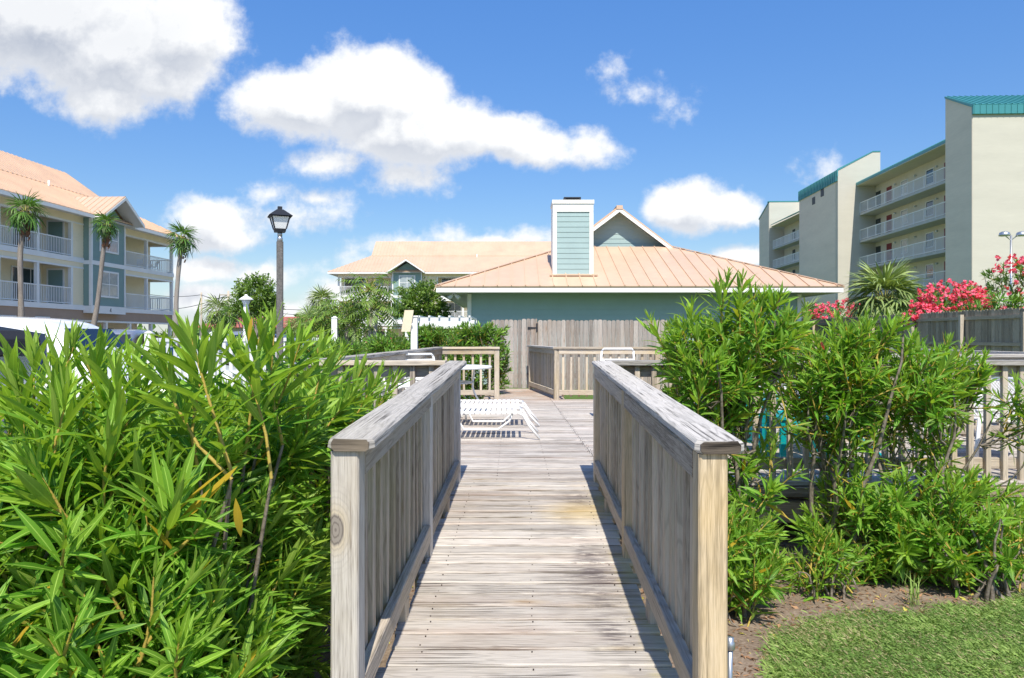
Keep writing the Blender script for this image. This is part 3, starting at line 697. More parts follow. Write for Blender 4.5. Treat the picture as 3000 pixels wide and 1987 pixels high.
def condo(name,label,loc,rz_,y0,y1,segs,open_lo,open_hi,skirt=False,bayexp=.2,number=None,detail=True):
    """local +y runs along the front, local +x is outwards; z up"""
    r=thing(name,label,'building',loc,rz_)
    F=[3.5,6.4]; C=[5.95,8.85]; REC=1.8; EV=.95
    def b(nm,mat,fn,par=r,bev=0):
        m=MB(); fn(m); return m.build(nm,M[mat],par,False,bev)
    full=lambda z:(0,1)
    # back block
    ylo=y0; yhi=y1
    b('rear_block','yellow',lambda m:(m.box(-13,-REC-.02,ylo,yhi,2.95,9.0)))
    def up(m):
        m.siding((-REC-.02,ylo,0),Y_,3.0,9.0,bayexp,X_,lambda z:(0,yhi-ylo))
    b('rear_siding','yellow',up)
    # floors, bands
    def slabs(m):
        for f in F: m.box(-REC,0,y0,y1,f-.25,f)
    b('balcony_floor','white',slabs)
    def bands(m):
        d=.7 if skirt else .28
        for f in F:
            m.box(0.002,.04,y0-.04,y1+.04,f-d,f+.02)
            if open_hi: m.box(-REC,.0,y1+.002,y1+.04,f-d,f+.02)
            if open_lo: m.box(-REC,.0,y0-.04,y0-.002,f-d,f+.02)
    b('floor_band','white',bands)
    def top(m):
        m.box(-.22,-.01,y0,y1,8.55,9.0)
        m.box(-.22,-.01,y0,y1,5.85,6.14)
        if open_hi:
            m.box(-13,-.23,y1-.2,y1-.02,8.55,9.0); m.box(-REC,-.23,y1-.2,y1-.02,5.85,6.14)
        if open_lo:
            m.box(-13,-.23,y0+.02,y0+.2,8.55,9.0); m.box(-REC,-.23,y0+.02,y0+.2,5.85,6.14)
    b('header_beam','yellow',top)
    def trims(m):
        for z in (8.5,5.8): m.box(-.24,.02,y0,y1,z-.05,z+.05)
        if open_hi:
            for z in (8.5,5.8): m.box(-REC,-.25,y1-.22,y1+.0,z-.05,z+.05)
    b('header_trim','white',trims)
    for s in segs:
        k,a,c=s[0],s[1],s[2]
        if k=='wall':
            def wl(m):
                for z0,z1 in ((3.52,5.85),(6.42,8.55)):
                    m.box(-REC,-.02,a,c,z0,z1); m.siding((-.02,a,0),Y_,z0,z1,bayexp,X_,lambda z:(0,c-a))
            b('wall','yellow',wl)
        elif k=='balcony':
            n=s[3]
            for f in F:
                pts=[(-.06,a+(c-a)*i/n,0) for i in range(n+1)]
                hi=open_hi and abs(c-y1)<.3; lo=open_lo and abs(a-y0)<.3
                if hi: pts.append((-REC-1.5,c-.05,0))
                if lo: pts.insert(0,(-REC-1.5,a+.05,0))
                brail(r,pts,f)
                # doors and windows on the rear wall
                for i in range(n):
                    yc=a+(c-a)*(i+.5)/n
                    if (i%2==0): window(r,(-REC,yc,f+1.08),Y_,X_,2.4,2.1,'glass',(2,0),.08,'sliding_door')
                    elif not hi: window(r,(-REC,yc-.3,f+1.35),Y_,X_,1.2,1.3,'glassl',(0,1))
                if not hi:   # store door on the end wall of the balcony
                    m=MB(); m.box(-REC,-.02,c-.02,c-.004,f,f+2.4); m.build('end_wall',M['yellow'],r,False)
                    fr=MB()
                    fr.box(-1.55,-1.45,c-.06,c-.021,f,f+2.2); fr.box(-.55,-.45,c-.06,c-.021,f,f+2.2); fr.box(-1.45,-.55,c-.06,c-.021,f+2.1,f+2.2)
                    fo=fr.build('store_door',M['white'],r,False); m=MB(); m.box(-1.45,-.55,c-.05,c-.022,f,f+2.1); m.build('door_leaf',M['bay'],fo,False)
            for i in range(n+1):
                yy=a+(c-a)*i/n; m=MB(); 
                yy=min(max(yy,y0+.09),y1-.09)
                for z0,z1 in ((3.52,5.75),(6.42,8.45)): m.box(-.2,-.0,yy-.09,yy+.09,z0,z1)
                m.build('column',M['white'],r,False)
        elif k=='bay':
            P=.5; pk=(a+c)/2; zb=3.05; OV=1.1
            m=MB(); m.box(-.02,P-.02,a,c,zb,9.0)
            m.prism([(-1,a,9.0),(-1,c,9.0),(-1,pk,9.0+(c-a)/2*.66)],(P+.98,0,0)); m.build('bay_core',M['bay'],r,False)
            m=MB(); m.siding((P-.02,a,0),Y_,3.55,6.05,bayexp,X_,lambda z:(.12,c-a-.12)); m.siding((P-.02,a,0),Y_,6.33,9.0,bayexp,X_,lambda z:(.12,c-a-.12))
            m.siding((P-.02,a,0),Y_,9.08,9.0+(c-a)/2*.66,bayexp,X_,lambda z:((z-9.0)/.66,(c-a)-(z-9.0)/.66)); m.siding((-.02,a,0),X_,3.55,9.,bayexp,-Y_,lambda z:(0,P)); bs=m.build('bay_siding',M['bay'],r,False)
            m=MB(); m.box(P-.018,P+.03,a-.02,c+.02,3.05,3.53); m.box(P-.018,P+.03,a-.02,c+.02,6.06,6.32); m.box(P-.018,P+.03,a-.02,c+.02,8.97,9.07)
            for yy in (a-.02,c-.1): m.box(P-.018,P+.028,yy,yy+.12,3.54,6.05); m.box(P-.018,P+.028,yy,yy+.12,6.33,8.96)
            m.box(0,P,a-.03,a-.004,3.05,3.5); m.box(0,P,a-.03,a-.004,6.06,6.3); m.box(P-.14,P+.02,a-.032,a-.005,3.51,6.05); m.box(P-.14,P+.02,a-.032,a-.005,6.31,8.9); m.build('bay_trim',M['white'],r,False)
            for zc in (4.92,7.8): window(r,(P,pk,zc),Y_,X_,(c-a)*.56,1.7,'glassl',(1,1),.11)
            # gable roof over the bay
            hw=(c-a)/2+.45; zr=9.07+hw*.66; xb=-1.8; xf=P+OV
            for sg in (-1,1):
                m=MB(); e=pk+sg*hw
                p=[(xb-2.0*1,e,9.07),(xf,e,9.07),(xf,pk,zr),(xb,pk,zr)]
                m.roofpane(p,.4,.05); m.build('gable_roof',M['roof'],r,False)
                m=MB(); m.prism([(xf-.04,e,8.83),(xf-.04,e,9.02),(xf-.04,pk,zr-.052),(xf-.04,pk,zr-.25)],(.06,0,0)); m.build('barge_board',M['white'],r,False)
                m=MB(); m.prism([(P+.02,pk+sg*(hw-.02),8.83+.09),(xf-.05,pk+sg*(hw-.02),8.83+.09),(xf-.05,pk,zr-.14),(P+.02,pk,zr-.14)],(0,0,-.02)); m.build('soffit',M['soffit'],r,False)
    # roof: hipped skirt, then a steeper gabled top
    ze=9.07; xe=EV; xb=-3.3; xr=-6.2; zb=11.35; zr=13.45
    ylo_e=y0-EV; yhi_e=y1+EV; run=xe-xb
    bl=ylo_e+run; bh=yhi_e-run
    xe2=2*xr-xe; xb2=2*xr-xb
    m=MB(); m.roofpane([(xe,ylo_e,ze),(xe,yhi_e,ze),(xb,bh,zb),(xb,bl,zb)],.4,.05)
    m.roofpane([(xe2,ylo_e,ze),(xe2,yhi_e,ze),(xb2,bh,zb),(xb2,bl,zb)],.8,.05)
    m.roofpane([(xe,yhi_e,ze),(xe2,yhi_e,ze),(xb2,bh,zb),(xb,bh,zb)],.4,.05)
    m.roofpane([(xe,ylo_e,ze),(xe2,ylo_e,ze),(xb2,bl,zb),(xb,bl,zb)],.4,.05)
    m.build('skirt_roof',M['roof'],r,False)
    m=MB(); m.roofpane([(xb+.12,bl,zb-.03),(xb+.12,bh,zb-.03),(xr,bh,zr),(xr,bl,zr)],.4,.05); m.roofpane([(xb2-.12,bl,zb-.03),(xb2-.12,bh,zb-.03),(xr,bh,zr),(xr,bl,zr)],.8,.05)
    m.build('upper_roof',M['roof'],r,False)
    m=MB(); m.prism([(xb,0,zb-.1),(xb2,0,zb-.1),(xr,0,zr-.06)],(0,bh-bl-.1,0)); 
    for v in m.v: v.y+=bl+.05
    m.build('gable_wall',M['yellow'],r,False)
    m=MB(); 
    def fas(m,ya,yb):
        if yb-ya>.05: m.box(xe-.03,xe+.03,ya,yb,ze-.26,ze-.055)
    cutlist=[(s[1]-.4,s[2]+.4) for s in segs if s[0]=='bay']; ya=ylo_e
    for (p,q_) in cutlist: fas(m,ya,p); ya=q_
    fas(m,ya,yhi_e)
    m.box(xe2,xe-.031,yhi_e-.06,yhi_e,ze-.26,ze-.055)
    m.box(xe2,xe-.031,ylo_e,ylo_e+.06,ze-.26,ze-.055)
    m.build('fascia',M['white'],r,False)
    m=MB(); m.box(xe2+.1,xe-.035,ylo_e+.07,yhi_e-.07,ze-.12,ze-.09); m.build('soffit',M['soffit'],r,False)
    m=MB()
    for yy in (y0+(y1-y0)*.38,y0+(y1-y0)*.62): m.tube([(xb-.5+.9,yy,zb-.5),(xb-.5+.9,yy,zb+.12)],.06)
    m.build('vent_pipe',M['white'],r,False)
    # ground floor
    gs=segs[0][2] if name=='apartment_building' and not open_lo else y0+.5
    m=MB(); m.box(-13,-2.6,y0+.4,y1-.4,0,2.95); m.build('ground_floor',M['yellow'],r,False)
    m=MB(); m.box(-.25,-.05,y0,y1,2.62,3.2); m.siding((-.05,y0,0),Y_,2.62,3.22,.2,X_,lambda z:(0,y1-y0)); 
    if not open_lo:
        m.box(-2.6,-.05,y0,gs-2,0,2.6); m.siding((-.05,y0,0),Y_,0,2.6,.2,X_,lambda z:(0,gs-2-y0))
    if open_hi: m.box(-2.6,-.26,y1-.2,y1-.05,2.62,3.2)
    m.build('ground_siding',M['brown'],r,False)
    if not open_lo:
        for yy in (.9,3.6): window(r,(-.03,yy,2.25),Y_,X_,1.2,.95,'glassl',(0,1))
    m=MB(); m.box(-.27,.0,(gs-2 if not open_lo else y0),y1,2.5,2.615); m.build('ground_trim',M['white'],r,False)
    yy=gs-1.9 if not open_lo else y0+.1
    while yy<y1: m=MB(); m.box(-.24,-.04,yy-.1,yy+.1,0,2.5); m.build('column',M['white'],r,False); yy+=2.75
    yy=gs
    while yy<y1-3: m=MB(); m.box(-2.6,-2.57,yy,yy+1.8,0,2.2); yy+=3.4; m.build('garage_shade_panel',M['glass'],r,False)  # thin dark panels on the back wall, painting the shade inside the garage openings
    return r
thA=math.atan(.042)
cA=condo(
 'apartment_building','three-storey yellow apartment building with peach roof and teal bay, at the left edge',(-26.75,38,0),-thA,-8.,18.3,
 [('balcony',-2.7,6.2,3),('wall',6.2,7.3),('bay',7.3,10.95),('balcony',10.95,18.3,2),('wall',-8,-2.7)],False,True)
m=MB()   # the figure 4 on the base of the bay
P=.535; yc=9.25; z0=3.2
for a_,b_ in (((.05,.2),(-.07,.02)),((-.07,.02),(.09,.02)),((.05,.22),(.05,-.05))):
    m.beam((P,yc+a_[0],z0+a_[1]),(P,yc+b_[0],z0+b_[1]),.01,.03,up=(0,.3,1) if a_[0]!=b_[0] else (0,1,0))
m.build('house_number',M['dark'],cA,False)
condo('apartment_building','pale three-storey apartment building with peach roof seen beyond the garden behind the pool house',(0,85.5,0),-math.pi/2,-20.3,22.,
 [('balcony',-20.3,-14.0,2),('bay',-13.85,-10.45),('wall',-10.45,-8.7),('balcony',-8.7,-2.7,2),('wall',-2.7,2),('balcony',2,10,3),('wall',10,22)],True,False,skirt=True,bayexp=.3)

# ------------------------------------------------------------------ pool house
PW=24.6; EY=23.6; xl,xr_=-1.47,9.67; exl,exr=-2.44,10.66; zE=3.23; sl=.4; yB=36.; ezy=yB+1
ph=thing('pool_house','single-storey teal pool house with peach metal roof and a boxed chimney','building',(4,PW,0))
m=MB(); m.box(xl,xr_,PW+.02,yB,0,3.05); m.build('wall_core',M['mint'],ph)
m=MB(); m.siding((xl,PW+.02,0),X_,.2,3.0,.178,-Y_,lambda z:(.12,xr_-xl-.12),.024); 
m.siding((xl,PW+.02,0),Y_,.2,3.0,.178,-X_,lambda z:(0,yB-PW)); m.build('siding',M['mint'],ph)
m=MB()
for x in (xl-.02,xr_-.11): m.box(x,x+.13,PW-.03,PW+.018,.1,3.04)
m.box(xl-.03,xl-.017,PW-.03,PW+.1,.1,3.04); m.build('corner_board',M['white'],ph)
m=MB(); m.box(exl+.04,exr-.04,EY+.06,ezy-.04,3.055,3.075); m.build('soffit',M['soffit'],ph)
m=MB(); m.box(exl,exr,EY,EY+.05,zE-.2,zE-.055); m.box(exl,exl+.05,EY+.052,ezy,zE-.2,zE-.055); m.box(exr-.05,exr,EY+.052,ezy,zE-.2,zE-.055); m.build('fascia',M['white'],ph)
T=4.55; T2=(exr-exl)/2
tx0,tx1=exl+T,exr-T; zt=zE+sl*T; cx=(exl+exr)/2; ybk=ezy
m=MB(); o_=.03
m.roofpane([(exl-o_,EY-o_,zE),(exr+o_,EY-o_,zE),(tx1,EY+T,zt),(tx0,EY+T,zt)],.455,.05,.03,.035)
m.roofpane([(exl-o_,EY-o_,zE),(exl-o_,ybk+o_,zE),(tx0,ybk-T,zt),(tx0,EY+T,zt)],.455,.05)
m.roofpane([(exr+o_,EY-o_,zE),(exr+o_,ybk+o_,zE),(tx1,ybk-T,zt),(tx1,EY+T,zt)],.455,.05)
m.roofpane([(exl-o_,ybk+o_,zE),(exr+o_,ybk+o_,zE),(tx1,ybk-T,zt),(tx0,ybk-T,zt)],.455,.05)
m.build('hip_roof',M['roof'],ph)
for a_,b_ in (((exl,EY,zE),(tx0,EY+T,zt)),((exr,EY,zE),(tx1,EY+T,zt))):
    m=MB(); m.beam(V(a_)+Z_*.03,V(b_)+Z_*.03,.14,.025); m.build('hip_cap',M['roof'],ph)
# gablet
gs_=.76; hw=(tx1-tx0)/2; gy=EY+T+.42; zp=zt+gs_*hw
m=MB(); m.prism([(tx0+.1,gy,zt-.1),(tx1-.1,gy,zt-.1),(cx,gy,zp-.12)],(0,.1,0)); m.siding((tx0,gy,0),X_,zt,zp-.1,.178,-Y_,lambda z:((z-zt)/gs_+.1,2*hw-(z-zt)/gs_-.1)); m.build('gable_wall',M['mint'],ph)
for s in (-1,1):
    e=cx+s*(hw+.1); ez=zt-.1*gs_+.02
    m=MB(); m.roofpane([(e,EY+T-.12,ez),(e,ybk-T,ez),(cx,ybk-T,zp+.02),(cx,EY+T-.12,zp+.02)],.455,.05); m.build('gable_roof',M['roof'],ph)
    m=MB(); m.prism([(e,EY+T-.12,ez-.055),(cx,EY+T-.12,zp-.035),(cx,EY+T-.12,zp-.2),(e-s*.06,EY+T-.12,ez-.2+.045)],(0,.04,0)); m.build('barge_board',M['white'],ph)
m=MB(); m.beam((cx,EY+T-.14,zp+.03),(cx,ybk-T,zp+.03),.22,.03); m.box(cx-.12,cx+.12,EY+T-.15,EY+T-.1,zp-.1,zp+.03); m.build('ridge_cap',M['roof'],ph)
# chimney
c0,c1=1.385,2.745; cy=24.8; cz0=3.66; cz1=6.22
m=MB(); m.box(c0+.03,c1-.03,cy+.02,cy+1.0,cz0-.2,cz1-.35); ch=m.build('chimney',M['mint'],ph)
m=MB(); m.siding((c0,cy+.02,0),X_,cz0+.05,cz1-.4,.178,-Y_,lambda z:(.14,c1-c0-.14)); m.build('chimney_siding',M['mint'],ch)
m=MB(); 
for x in (c0,c1-.13): m.box(x,x+.13,cy-.02,cy+.018,cz0,cz1-.41)
m.box(c0-.01,c0+.028,cy+.02,cy+1.0,cz0,cz1-.4); m.box(c1-.028,c1+.01,cy+.02,cy+1.0,cz0,cz1-.4)
m.box(c0-.005,c1+.005,cy-.02,cy+1.02,cz1-.4,cz1-.13); m.build('corner_boards',M['white'],ch)
m=MB(); m.box(c0-.03,c1+.03,cy-.05,cy+1.05,cz1-.128,cz1); m.build('chimney_cap',M['white'],ch)
m=MB(); m.lathe((cx-2.05,cy+.5,cz1),[(.2,0),(.2,.08)],16); m.build('flue',M['gal'],ch)
m=MB(); m.prism([(cx-2.34,cy+.2,cz1+.14),(cx-1.76,cy+.2,cz1+.14),(cx-1.76,cy+.2,cz1+.02),(cx-1.79,cy+.2,cz1+.02),(cx-1.82,cy+.2,cz1+.10),(cx-2.28,cy+.2,cz1+.10),(cx-2.31,cy+.2,cz1+.02),(cx-2.34,cy+.2,cz1+.02)],(0,.6,0)); m.build('flue_hood',M['dark'],ch)
m=MB(); zf=zE+sl*(cy-.25-EY); m.box(c0-.12,c1+.12,cy-.3,cy-.03,zf+.03,zf+.075); m.build('flashing',M['roof'],ch)
# twin flood light under the left soffit
f=MB(); f.lathe((-1.9,24.1,3.0),[(.06,0),(.06,.05)],12); 
for s in (-1,1): f.tube([(-1.9,24.1,3.0),(-1.9+s*.07,24.05,2.95),(-1.9+s*.16,23.98,2.86)],[.03,.05,.075],12)
f.build('flood_light',M['lampglass'],ph)

# ------------------------------------------------------------------ high building on the right
tw=thing('apartment_tower','tall cream apartment block with teal roofs and open corridors','building',(34.4,57.7,0),-thA)
def L(x,y): return x-34.4-.042*(y-57.7), y-57.7     # world -> local, small-angle
def tb(nm,mat,fn,par=tw): m=MB(); fn(m); return m.build(nm,M[mat],par,False)
FL=[3.0,5.75,8.5,11.25,14.0]; FT=16.75
# near tower
tb('near_stair_wall','stucco',lambda m:m.box(-2.0,12,-6.6,-3.6,0,17.1)); 
tb('side_wall','stucco_shade',lambda m:m.prism([(-2.03,-6.58,0),(-2.03,-3.2,0),(-2.03,-3.2,19.35),(-2.03,-6.58,17.7)],(.6,0,0)))
def nr(m):
    m.roofpane([(-2.06,-6.75,17.75),(12,-6.75,17.75),(12,-3.2,19.45),(-2.06,-3.2,19.45)],.42,.06,.04,.05)
    m.box(-2.06,12,-6.76,-6.6,17.08,17.7)
    x=-2.0
    while x<12: m.box(x,x+.04,-6.8,-6.761,17.08,17.72); x+=.42
    m.prism([(-2.1,-6.6,17.6),(-2.1,-3.2,19.3),(-2.1,-3.2,19.44),(-2.1,-6.6,17.76)],(.06,0,0))
tb('near_roof','teal_roof',nr)
tb('near_rear_wall','stucco_shade',lambda m:m.box(-1.4,12,-3.59,-3.2,0,19.2))
# corridor section one: y -3.2 .. 16.4
def slab(y0,y1,fl,xr=0.):
    def f(m):
        for z in fl: m.box(xr-.02,1.8,y0,y1,z-.22,z)
    tb('corridor_slab','concrete',f)
    for z in fl:
        brail(tw,[(xr+.04,y0,0),(xr+.04,y1,0)],z,1.08,.16,.022,'whitev','corridor_railing',1.75)
slab(-3.2,16.38,FL)
tb('corridor_wall','inner',lambda m:m.box(1.6,2.2,-3.2,24,0,17.2))
for z in FL:
    for i,(yc,kind) in enumerate(((13.5,'d'),(10.5,'w'),(6.0,'w'),(3.2,'d'),(15.8,'k'),(18.6,'k'))):
        if kind=='w': window(tw,(1.6,yc,z+1.45),Y_,-X_,1.3,1.35,'glass' if yc<8 else 'glassl',(0,1),.08)
        else:
            m=MB(); m.box(1.56,1.595,yc-.5,yc+.5,z,z+2.1); m.build('door' if kind=='d' else 'dark_window',M['reddoor'] if kind=='d' else M['glass'],tw,False)
    for yc in (12.2,8.4,4.8): m=MB(); m.lathe((1.5,yc,z+2.05),[(.02,-.1),(.09,-.05),(.1,.05),(.02,.1)],10); m.build('wall_lamp',M['lampglass'],tw,False)
def r1(m): m.roofpane([(-.35,-3.2,17.05),(-.35,16.38,17.05),(4.2,16.38,19.2),(4.2,-3.2,19.2)],.45,.06,.04,.05); m.box(-.37,-.3,-3.2,16.38,16.82,17.04)
tb('corridor_roof','teal_roof',r1); tb('corridor_soffit','inner',lambda m:m.box(-.3,2,-3.19,16.37,16.76,16.81))
# middle stair tower
tb('middle_stair_front','stucco',lambda m:m.prism([(-2.15,16.4,0),(2.05,16.4,0),(2.05,16.4,20.2),(1.3,16.4,20.2),(-2.15,16.4,18.3)],(0,.5,0)))
tb('middle_stair_side','stucco_shade',lambda m:m.box(-2.18,1.0,16.91,27.5,0,18.2))
tb('vent_grille','dark',lambda m:(m.box(-2.2,-2.185,20.,20.9,16.5,17.3),m.box(-2.2,-2.185,22.5,23.4,16.1,16.9)))
def r2(m):
    m.prism([(-2.25,16.35,17.75),(-2.25,16.35,18.5),(1.3,16.35,20.3),(2.07,16.35,20.3),(2.07,16.35,20.2),(1.3,16.35,20.2),(-2.15,16.35,18.36),(-2.15,16.35,17.75)],(0,.04,0))
    m.roofpane([(-2.25,16.4,18.4),(-2.25,27.6,18.4),(1.3,27.6,20.25),(1.3,16.4,20.25)],.45,.06); m.box(-2.27,-2.2,16.4,27.6,17.3,18.36)
    y=16.6
    while y<27.5: m.box(-2.32,-2.271,y,y+.05,17.3,18.36); y+=.45
tb('middle_roof','teal_roof',r2)
# corridor section two: beyond the middle tower
slab(27.5,46,FL,.5)
tb('corridor_wall','inner',lambda m:m.box(2.1,2.6,27.5,46,0,17.))
for z in FL:
    for yc,kind in ((30.6,'d'),(34.2,'w'),(38.5,'w'),(42.,'k')):
        m=MB(); m.box(2.05,2.095,yc-.5,yc+.5,z+(0 if kind=='d' else .8),z+2.1); m.build('door' if kind=='d' else 'dark_window',M['reddoor'] if kind=='d' else M['glass'],tw,False)
tb('corridor_roof','teal_roof',lambda m:m.roofpane([(.15,27.5,17.3),(.15,46,17.3),(4.2,46,19.1),(4.2,27.5,19.1)],.45,.06))
tb('corridor_soffit','inner',lambda m:m.box(.2,2.4,27.5,46,17.0,17.05))
tb('far_stair_front','stucco',lambda m:m.box(.1,9,46.3,46.8,0,20.6)); tb('far_stair_side','stucco_shade',lambda m:m.prism([(.07,46.35,0),(.07,51,0),(.07,51,18.9),(.07,46.35,20.5)],(3,0,0)))
tb('far_roof','teal_roof',lambda m:(m.box(.0,9,46.25,46.9,20.61,20.75),m.prism([(.0,46.4,20.5),(.0,51.1,18.85),(.0,51.1,19.05),(.0,46.4,20.7)],(.2,0,0))))
tb('rear_mass','stucco_shade',lambda m:m.box(4.5,16,-3,50,0,16.5))
tb('ground_awning','teal_roof',lambda m:m.roofpane([(-1.6,2,2.55),(-1.6,12,2.55),(-.0,12,3.0),(-.0,2,3.0)],.4,.06))

# ------------------------------------------------------------------ small far things
ho=thing('house','low far house with a red tiled roof on the horizon','building',(-30,125,0))
m=MB(); m.box(-52,-8,122,134,0,3.1); m.build('wall',M['stucco'],ho)
m=MB(); m.roofpane([(-53,121,3.1),(-7,121,3.1),(-12,128,5.),(-48,128,5.)],0,.1); m.roofpane([(-53,135,3.1),(-7,135,3.1),(-12,128,5.),(-48,128,5.)],0,.1); m.build('roof',M['tile'],ho)
m=MB(); m.box(-48,-12,121.95,121.99,.8,2.4); m.build('window_strip',M['glass'],ho)
def pole(x,y,z,lab,arms):
    r=thing('utility_pole',lab,'utility pole',(x,y,0),0,'utility poles'); m=MB(); m.tube([(x,y,0),(x,y,z)],[.17,.11],8); m.build('shaft',M['rail'],r)
    for zz in arms: m=MB(); m.beam((x-.9,y,zz),(x+.9,y,zz),.1,.1); m.build('crossarm',M['rail'],r)
    return V((x,y,z))
pa=pole(*at(590,860,95).xy,at(590,857,95).z,'thin utility pole right of the third palm',[]); pb=pole(*at(669,858,78).xy,at(669,853,78).z,'utility pole with a lamp arm beside the crape myrtle',[6.0])
def wire(p,q,sag,lab):
    p=V(p);q=V(q); m=MB(); pts=[p+(q-p)*(i/12)-Z_*sag*4*(i/12)*(1-i/12) for i in range(13)]; m.tube(pts,.035,5); tag(m.build('overhead_wire',M['cable']),lab,'wire','overhead wires')
wire(at(380,850,95),pa-Z_*.3,.5,'upper overhead wire running left from the thin pole'); wire(pa-Z_*.3,pb-Z_*.6,.3,'short overhead wire between the two utility poles')
wire(at(440,905,95),pb-Z_*.4,.6,'overhead wire rising to the pole by the crape myrtle'); wire(at(820,905,90),at(1010,895,90),.3,'overhead wire right of the lamp post toward the far building')
wire(at(820,918,90),at(1010,905,90),.4,'lowest overhead wire right of the lamp post')
# ------------------------------------------------------------------ oleanders
def rv(s=1.): 
    while True:
        v=V((random.uniform(-1,1),random.uniform(-1,1),random.uniform(-1,1)))
        if .05<v.length<1: return v.normalized()*s
NEAR=[leaf_tpl(6,.145,b,.3,w_) for b,w_ in ((.1,.02),(.45,.0),(.8,.03),(-.25,.05),(.3,.10))]
MIDT=[leaf_tpl(3,.16,b,.25) for b in (.15,.6,1.,-.2)]
FART=[leaf_tpl(2,.22,b,.2) for b in (.2,.7)]
def shoot(fol,tw,tip,d,ln,L,whorls=9,W=1.,young=.5,yellow=.0,rs=.0042,per=3,seg=5):
    """leafy end of an oleander stem: whorls of leaves, upright at the tip, spreading below"""
    d=d.normalized(); base=tip-d*ln; side=d.cross(rv()).normalized(); bow=side*ln*random.uniform(-.12,.12)
    P=lambda t: base+d*(ln*t)+bow*math.sin(math.pi*t)
    if tw: tw.tube([P(i/3) for i in range(4)],[rs*1.4,rs*1.2,rs,rs*.5],seg,cap=False,col=(2,.5,.5,1))
    ph=random.random()*6.28; o1=side; o2=d.cross(o1)
    for i in range(whorls):
        t=1-(i/whorls)**1.15*.95; an0=ph+i*1.05; s=i/whorls
        open_=R(9)+R(54)*min(1,s*1.25)+random.uniform(-.12,.12)
        l=L*(.5+.75*min(1,s*2.6))*random.uniform(.68,1.18)
        if s>.75: l*=.9
        for k in range(per):
            if s>.6 and random.random()<.3: continue
            an=an0+2*math.pi*k/per+random.uniform(-.25,.25); o=o1*math.cos(an)+o2*math.sin(an)
            ax=d*math.cos(open_)+o*math.sin(open_); ax=(ax+rv(.1)-Z_*(.12*s)).normalized()
            nrm=(d*math.sin(open_)-o*math.cos(open_)+rv(.25))
            y=max(0,min(1,young*(1.15-s*1.5)+random.uniform(-.12,.2)))
            fol.leaf(P(max(.0,t)),ax,nrm,l,W*random.uniform(.85,1.2),(random.random(),y,1. if random.random()<yellow*s else 0.))
def shrub(label,base,ells,L,tpls=None,whorls=9,seed=1,leafmat='ole',group='oleander shrubs beside the ramp',side=.6,W=1.,young=.5,flowers=0,yellow=.035,stemr=.014,shell=.75,up=.9,shootln=.3,name='oleander_shrub',bias=None,cat='shrub',ok=None,ns=5):
    random.seed(seed); b=V((base[0],base[1],0)); r=thing(name,label,cat,tuple(b),0,group)
    fol=Fol(tpls or NEAR); st=MB(); tw=st; tips=[]
    for (c,rad,n) in ells:
        c=V(c); k=0
        while k<n:
            q=rv(); q=q*(random.random()**(1/3) if random.random()>shell else random.uniform(.75,1.02))
            p=V((c.x+q.x*rad[0],c.y+q.y*rad[1],c.z+q.z*rad[2]))
            if p.z<.12 or (ok and not ok(p)): k+=.25; continue
            k+=1; out=V((p.x-b.x,p.y-b.y,0)); out=out/(out.length+.3)
            d=(Z_*up*(.5+.6*min(1,p.z/1.2))+out*.55+V((q.x,q.y,q.z*.7))*.45+rv(.4)).normalized()
            if bias: d=(d+V(bias)*.4).normalized()
            tips.append((p,d))
    nst=ns*2; cores=[]
    for i in range(nst):
        an=random.random()*6.28; cores.append((b+V((math.cos(an)*.14,math.sin(an)*.14,0)),random.choice(tips)[0]))
    for a,t_ in cores:
        mid=a+(t_-a)*.5+Z_*.12+rv(.07); pts=[]
        for k in range(7): u=k/6; pts.append(a*(1-u)**2+mid*2*u*(1-u)+t_*u*u+(rv(.008+.018*min(1.3,t_.z)) if 0<k<6 else V((0,0,0))))
        st.tube(pts,[stemr*(1-.75*k/6) for k in range(7)],6,cap=False)
    spts=[p for a,t_ in cores for p in [a+(t_-a)*u+Z_*.12*2*u*(1-u) for u in (.35,.5,.65,.8)]]
    for i,(p,d) in enumerate(tips):
        ln=shootln*random.uniform(.75,1.3); wh=max(4,int(whorls*random.uniform(.75,1.2)))
        shoot(fol,tw,p,d,ln,L*random.uniform(.82,1.15),wh,W,young*random.uniform(.5,1.4),yellow)
        q=p-d*ln; near=min(spts,key=lambda s_:(s_-q).length+(.6 if s_.z>q.z else 0))
        if (near-q).length<1.2:
            st.tube([near,near+(q-near)*.5+d*-.05,q],[.0065,.0055,.0045],5,cap=False)
        if random.random()<side:      # a second shoot from lower down
            dd=(d*.5+rv(.9)).normalized(); pp=q+dd*ln*.9
            if pp.z>.1 and (not ok or ok(pp)): shoot(fol,tw,pp,dd,ln*.8,L*.85,max(4,wh-2),W,young*.4,yellow*2)
    if leafmat.startswith('ole'): fol.build('foliage',M[leafmat],r)
    else: fol.build('foliage',M[leafmat],r)
    if st.v: st.build('stems',M['stem'],r)
    if flowers:
        ff=Fol([leaf_tpl(2,.8,.2,.1)])
        for i in range(flowers):
            p,d=random.choice(tips); c=p+d*.03+rv(.02); bloom(ff,c,.034,7)
        ff.build('blossoms',M['petal'],r)
    return r
def bloom(ff,c,rr,n=6,cl=1):
    for j in range(cl):
        cc=c+rv(rr*1.1*(cl>1)); nrm=(Z_*.6+rv(1)-Y_*.4).normalized(); o=nrm.cross(rv()).normalized(); o2=nrm.cross(o)
        for k in range(n):
            an=6.28*k/n; ax=o*math.cos(an)+o2*math.sin(an)+nrm*.3; ff.leaf(cc,ax,nrm,rr,1.,(random.random(),random.random(),0))
ramp_clear=lambda p: not (abs(p.x-KX*p.y)<.80 and p.y<5.9 and p.z<1.75)
deckclear=lambda p: ramp_clear(p) and not (p.y>5.4)
